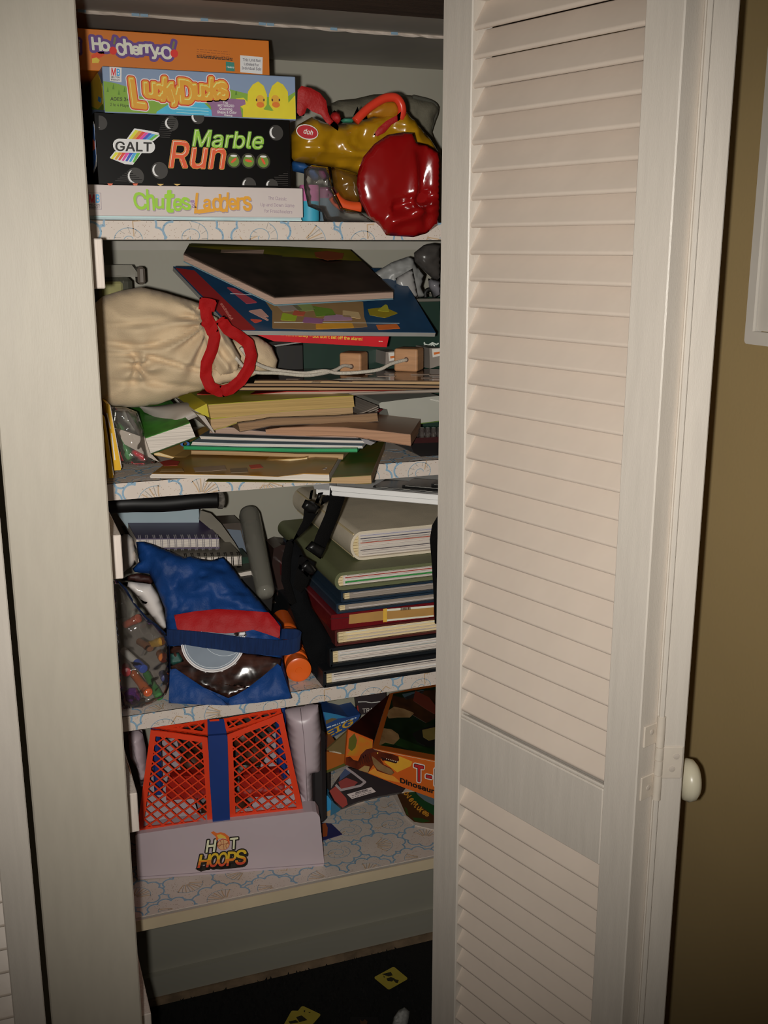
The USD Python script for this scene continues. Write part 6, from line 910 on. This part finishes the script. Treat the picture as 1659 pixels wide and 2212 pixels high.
T = Thing('game_box', 'dark game box with pale capitals, at the back behind the dinosaur box', 'game box'); qb = kP((665, 240), (1000, 180), (1005, 300), (840, 420), (690, 440)); T.p('box', prism(qb, 1.54, .05), flat('#2a2224', 2.)); F = Face((0, 1.54, 0), NY); bpl = F.poly(qb); put(T, F, [('lettering', F.txt('TRAP', kP((738, 412))[0], kP((905, 396))[0], kP((736, 368))[0]).intersection(bpl), '#b9b2aa', 0), ('bright_edge', F.line(kP((690, 292), (780, 290), (840, 300), (985, 284)), .0012).intersection(bpl), '#d8d4cc', 0), ('red_corner', F.poly(kP((672, 340), (690, 330), (710, 430), (690, 438))).intersection(bpl), '#8c2c24', 0)])
T = Thing('khaki_card', 'khaki card wedged between the blue box and the dinosaur box', 'card'); T.p('khaki_card', prism(kP((340, 828), (585, 610), (548, 880), (420, 855)), 1.42, .004), flat('#5c4c2c', 2.3)); T.p('paper_curl', prism(kP((375, 852), (430, 848), (505, 866), (505, 876), (430, 860)), 1.418, .004), flat('#b9ac98', 2.))
T = Thing('orange_box', 'orange box end below the khaki card', 'box'); T.p('orange_box', prism(kP((200, 870), (350, 850), (545, 880), (545, 985), (400, 1040), (215, 1115)), 1.425, .09), flat('#8a4a14', 2.3)); F = Face((0, 1.425, 0), NY); T.p('green_line', F.ext(F.line(kP((210, 1120), (400, 1050), (545, 990)), .004), 0, .0004), flat('#4a4a1c', 2.)); T.p('rivet', lathe([(0, .003), (.002, .0022), (.0025, .001)], pY(*kP((300, 1003))[0], 1.425), -NY*-1, 12), flat('#8aa0b4', 2.), 40)
T = Thing('dark_toy_box', 'black and red toy box with a white warning label under the dinosaur box', 'toy box'); n_ = unit(A3(-.1, -.75, .66)); pt = pY(*kP((650, 1360))[0], 1.36); FT = Face(pt, n_); qd = kP((370, 1290), (440, 1180), (560, 1020), (800, 1080), (1210, 1262), (1180, 1300), (900, 1352), (700, 1405), (520, 1478), (430, 1400)); PT = FT.poly(qd)
m = trimesh.creation.extrude_polygon(PT, .012, engine='earcut'); v = np.array(m.vertices); T.p('box', fix(trimesh.Trimesh(pt+v[:, :1]*FT.u+v[:, 1:2]*FT.v-v[:, 2:]*n_, m.faces, process=False)), flat('#1c1517', 2.2, .3)); tl = lambda *q: FT.poly(kP(*q)).intersection(PT)
put(T, FT, [('red_panel', tl((370, 1290), (440, 1235), (560, 1370), (575, 1440), (520, 1478), (430, 1400)), '#8a2418', 0), ('red_panel', tl((470, 1190), (560, 1140), (690, 1190), (620, 1260), (500, 1270)), '#7a201a', 0), ('clear_frame', FT.line(kP((555, 1030), (640, 1090), (770, 1190), (720, 1230), (500, 1280), (440, 1220)), .0035).intersection(PT), '#8d7f80', 1), ('blue_corner', tl((500, 1040), (560, 1020), (620, 1080), (480, 1180)), '#2c3a5c', 0), ('warning_label', tl((566, 1328), (838, 1248), (892, 1300), (622, 1380)), '#b8aaa6', 2), ('small_print', lines(FT, kP((660, 1316))[0], kP((800, 1276))[0], 1, 3, .0022, 12, 3), '#4a4042', 3), ('small_print', lines(FT, kP((620, 1345))[0], kP((850, 1280))[0], 2, 4, .001, 9, 6), '#6a5e5e', 3)])
T = Thing('magazine', 'thin magazine with a white lower edge on the lowest shelf', 'magazine'); c1 = [pZ(x, y, S5+.004) for x, y in kP((520, 1475), (640, 1430), (900, 1352), (1100, 1310), (1330, 1290))]
c2 = [p_+A3(.02, .11, 0) for p_ in c1]; v = []; f = []
for a, b in zip(c1, c2): v += [a, b, a-A3(0, -.0015, .0035), b-A3(0, 0, .0035)]
for i in range(4):
    for x, y in ((0, 1), (1, 3), (3, 2), (2, 0)): a, b = 4*i+x, 4*i+y; f += [(a, b, b+4), (a, b+4, a+4)]
T.p('magazine', fix(trimesh.Trimesh(np.array(v), f, process=False)), flat('#b5a99c', 2.1))
T = Thing('booklet', 'brown and green booklet with curved yellow lettering lying on the shell paper', 'booklet'); qk = [pZ(x, y, S5+.0022) for x, y in kP((1085, 1330), (1620, 1250), (1620, 1700), (1330, 1672), (1215, 1560))]; FK = Face(qk[0], Z); PK = Polygon([FK.at(*p_) for p_ in kP((1085, 1330), (1330, 1285), (1620, 1250), (1620, 1740), (1330, 1670), (1215, 1560))])
m = FK.ext(PK, -.0018, .0018); T.p('booklet', m, flat('#a59a90', 2.)); kl = lambda *q: FK.poly(kP(*q)).intersection(PK)
put(T, FK, [('cover_picture', kl((1130, 1330), (1300, 1290), (1600, 1270), (1600, 1650), (1400, 1648), (1320, 1635), (1230, 1560)), '#4a2c14', 0), ('printed_leaves', kl((1260, 1310), (1330, 1300), (1400, 1380), (1560, 1470), (1560, 1580), (1420, 1480), (1300, 1380)), '#1f4a24', 1), ('printed_lake', kl((1330, 1310), (1560, 1290), (1560, 1460), (1440, 1400)), '#6a7a80', 1), ('printed_leaves', kl((1300, 1590), (1400, 1600), (1500, 1630), (1420, 1648), (1330, 1630)), '#2c4a1c', 2), ('printed_leaves', kl((1210, 1470), (1240, 1490), (1260, 1570), (1230, 1550)), '#3a4a1c', 2)])
adv = []
for ch, x, y, r in (('A', 1172, 1290, -40), ('d', 1192, 1332, -42), ('v', 1218, 1368, -45), ('e', 1246, 1404, -48), ('n', 1276, 1440, -48), ('t', 1308, 1474, -46), ('u', 1336, 1502, -42), ('r', 1370, 1530, -38), ('e', 1400, 1553, -32), ('s', 1436, 1575, -25)):
    g = word(ch)[0]; s_ = .0092; g = affinity.translate(affinity.rotate(affinity.scale(g, s_, s_*1.5, origin=(0, 0)), r, origin=(0, 0)), *FK.at(*kP((x, y))[0])); adv.append(g.intersection(PK))
put(T, FK, [('lettering', unary_union(adv), '#d8902c', 3)])
T = Thing('small_box', 'small sky blue box with a white printed tag beside the basketball toy', 'box'); qs = kP((190, 1318), (355, 1345), (392, 1402), (382, 1570), (270, 1565), (200, 1520)); T.p('box', prism(qs, 1.405, .05), flat('#2478a8', 2.2)); T.p('end_flap', prism(kP((392, 1402), (425, 1380), (520, 1475), (470, 1520), (382, 1568)), 1.405, .04), flat('#2a5a74', 2.)); F = Face((0, 1.405, 0), NY); ps = F.poly(qs); put(T, F, [('white_tag', F.poly(kP((248, 1436), (334, 1452), (326, 1535), (262, 1532))).intersection(ps), '#c8c2bc', 0), ('maker_letters', F.txt('J', kP((270, 1520))[0], kP((292, 1522))[0], kP((270, 1478))[0]), '#3a7a9a', 1), ('maker_letters', F.txt('M', kP((292, 1522))[0], kP((320, 1525))[0], kP((292, 1484))[0]), '#b8302c', 1), ('maker_letters', F.line(kP((262, 1456), (322, 1466)), .0022), '#4a4648', 1), ('beige_corner', F.poly(kP((320, 1530), (384, 1500), (382, 1572), (270, 1566))).intersection(ps), '#a58a6c', 0)])
T = Thing('blue_card', 'dark purple card with orange print lying against the basketball toy', 'card'); qc = [pZ(x, y, S5+.0015) for x, y in kP((230, 1640), (392, 1652), (515, 1772), (270, 1848))]; FC = Face(qc[0], Z); PC = Polygon([FC.at(*p_) for p_ in kP((230, 1640), (392, 1652), (515, 1772), (270, 1848))]); T.p('card', FC.ext(PC, -.001, .001), flat('#22204a', 2.2)); put(T, FC, [('printed_creature', FC.poly(kP((285, 1670), (320, 1650), (345, 1700), (340, 1790), (290, 1800), (300, 1730))).buffer(.001).intersection(PC), '#9a4a1c', 0)])
T = Thing('grey_box', 'grey box with curved top edge at the back of the lowest shelf', 'box'); T.p('grey_box', prism(kP((320, 300), (500, 262), (662, 240), (668, 420), (560, 455), (450, 425), (318, 400)), 1.55, .04), flat('#8d8a78', 1.7))
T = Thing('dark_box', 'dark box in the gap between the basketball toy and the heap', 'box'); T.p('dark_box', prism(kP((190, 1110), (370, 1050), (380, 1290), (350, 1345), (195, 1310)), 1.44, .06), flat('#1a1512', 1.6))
# ================================================================ closet floor
YC = mat('yellow_card', lin('#b8a43c', 1.3), .5, .06, 30); kF = crop(560, 1980, 4.1475); FF = Face((0, 0, FLOOR+.0095), Z)
def card(lab, q, marks):
    t = Thing('playing_card', lab, 'playing card'); P = Polygon([FF.at(*p_) for p_ in kF(*q)]).buffer(-.004).buffer(.004, quad_segs=6)
    t.p('card', FF.ext(P, 0, .0008), YC); put(t, Face(FF.o+A3(0, 0, .0008), Z), [('lettering', unary_union([FF.poly(kF(*m_)) for m_ in marks]).intersection(P), '#2c2818', 0)])
card('yellow playing card lying alone on the carpet under the lowest shelf', ((1025, 548), (1205, 450), (1335, 558), (1160, 658)), (((1100, 520), (1180, 500), (1195, 530), (1160, 540)), ((1140, 560), (1180, 545), (1215, 560), (1190, 585), (1150, 580)), ((1200, 560), (1250, 575), (1240, 600), (1205, 580)), ((1110, 530), (1125, 545), (1118, 552)), ((1215, 590), (1240, 585), (1228, 600))))
FF = Face((0, 0, FLOOR+.0112), Z)
card('yellow playing card on top of another at the bottom of the photo', ((300, 905), (385, 800), (555, 880), (440, 1010)), (((395, 850), (412, 842), (410, 862)), ((440, 860), (462, 862), (450, 868)), ((330, 905), (380, 890), (430, 930), (360, 950))))
FF = Face((0, 0, FLOOR+.0100), Z)
card('yellow playing card partly beneath its neighbour at the bottom of the photo', ((210, 990), (290, 845), (400, 850), (430, 1060), (250, 1090)), (((262, 945), (330, 930), (360, 950), (280, 965)),))
FF = Face((0, 0, FLOOR+.0100), Z); t = Thing('dark_card', 'dark card with a faint orange mark on the carpet at the bottom of the photo', 'card'); P = Polygon([FF.at(*p_) for p_ in kF((815, 900), (1065, 905), (1085, 1060), (800, 1060))]); t.p('card', FF.ext(P, 0, .0008), flat('#1c1a1c', 1.6)); put(t, Face(FF.o+A3(0, 0, .0008), Z), [('printed_mark', FF.poly(kF((900, 925), (925, 945), (945, 925), (970, 945), (960, 985), (910, 985))), '#5a3a24', 0)])
t = Thing('crumpled_tissue', 'crumpled whitish tissue on the carpet beside the door', 'tissue'); pf = pZ(868, 2195, FLOOR+.012); t.p('crumpled_tissue', pillow(kF((1180, 1010), (1205, 900), (1250, 835), (1310, 812), (1350, 850), (1335, 940), (1310, 1030), (1250, 1060)), pf, unit(A3(-.3, -.5, .8)), .014, .006, .014, .003, rumple(.006, 8, 5)), mat('tissue', lin('#a9a8a4', 1.2), .8, .08, 80), True)
# ---------------------------------------------------------------- write everything
GROUPS = dict(shelf_board='boards of the closet shelves', shelf_cleat='wooden cleats on the left wall', felt_pen='felt pens in the clear bag', binder='binders in the stack', playing_card='yellow cards on the carpet', wooden_cube='wooden cubes on the cord', black_folder='black folders in the white tray', book='paperbacks and books on the book shelf', picture_book='thin picture books on the book shelf', clay_tub='clay tubs in the clear wrap', slim_book='slim yellow books', notebook='notebooks in the stack', spiral_notebook='spiral notebooks', game_box='game boxes', small_carton='striped cartons')
for t in THINGS:
    if t.name in GROUPS: t.meta.setdefault('group', GROUPS[t.name])
    if t.parts: write(t)
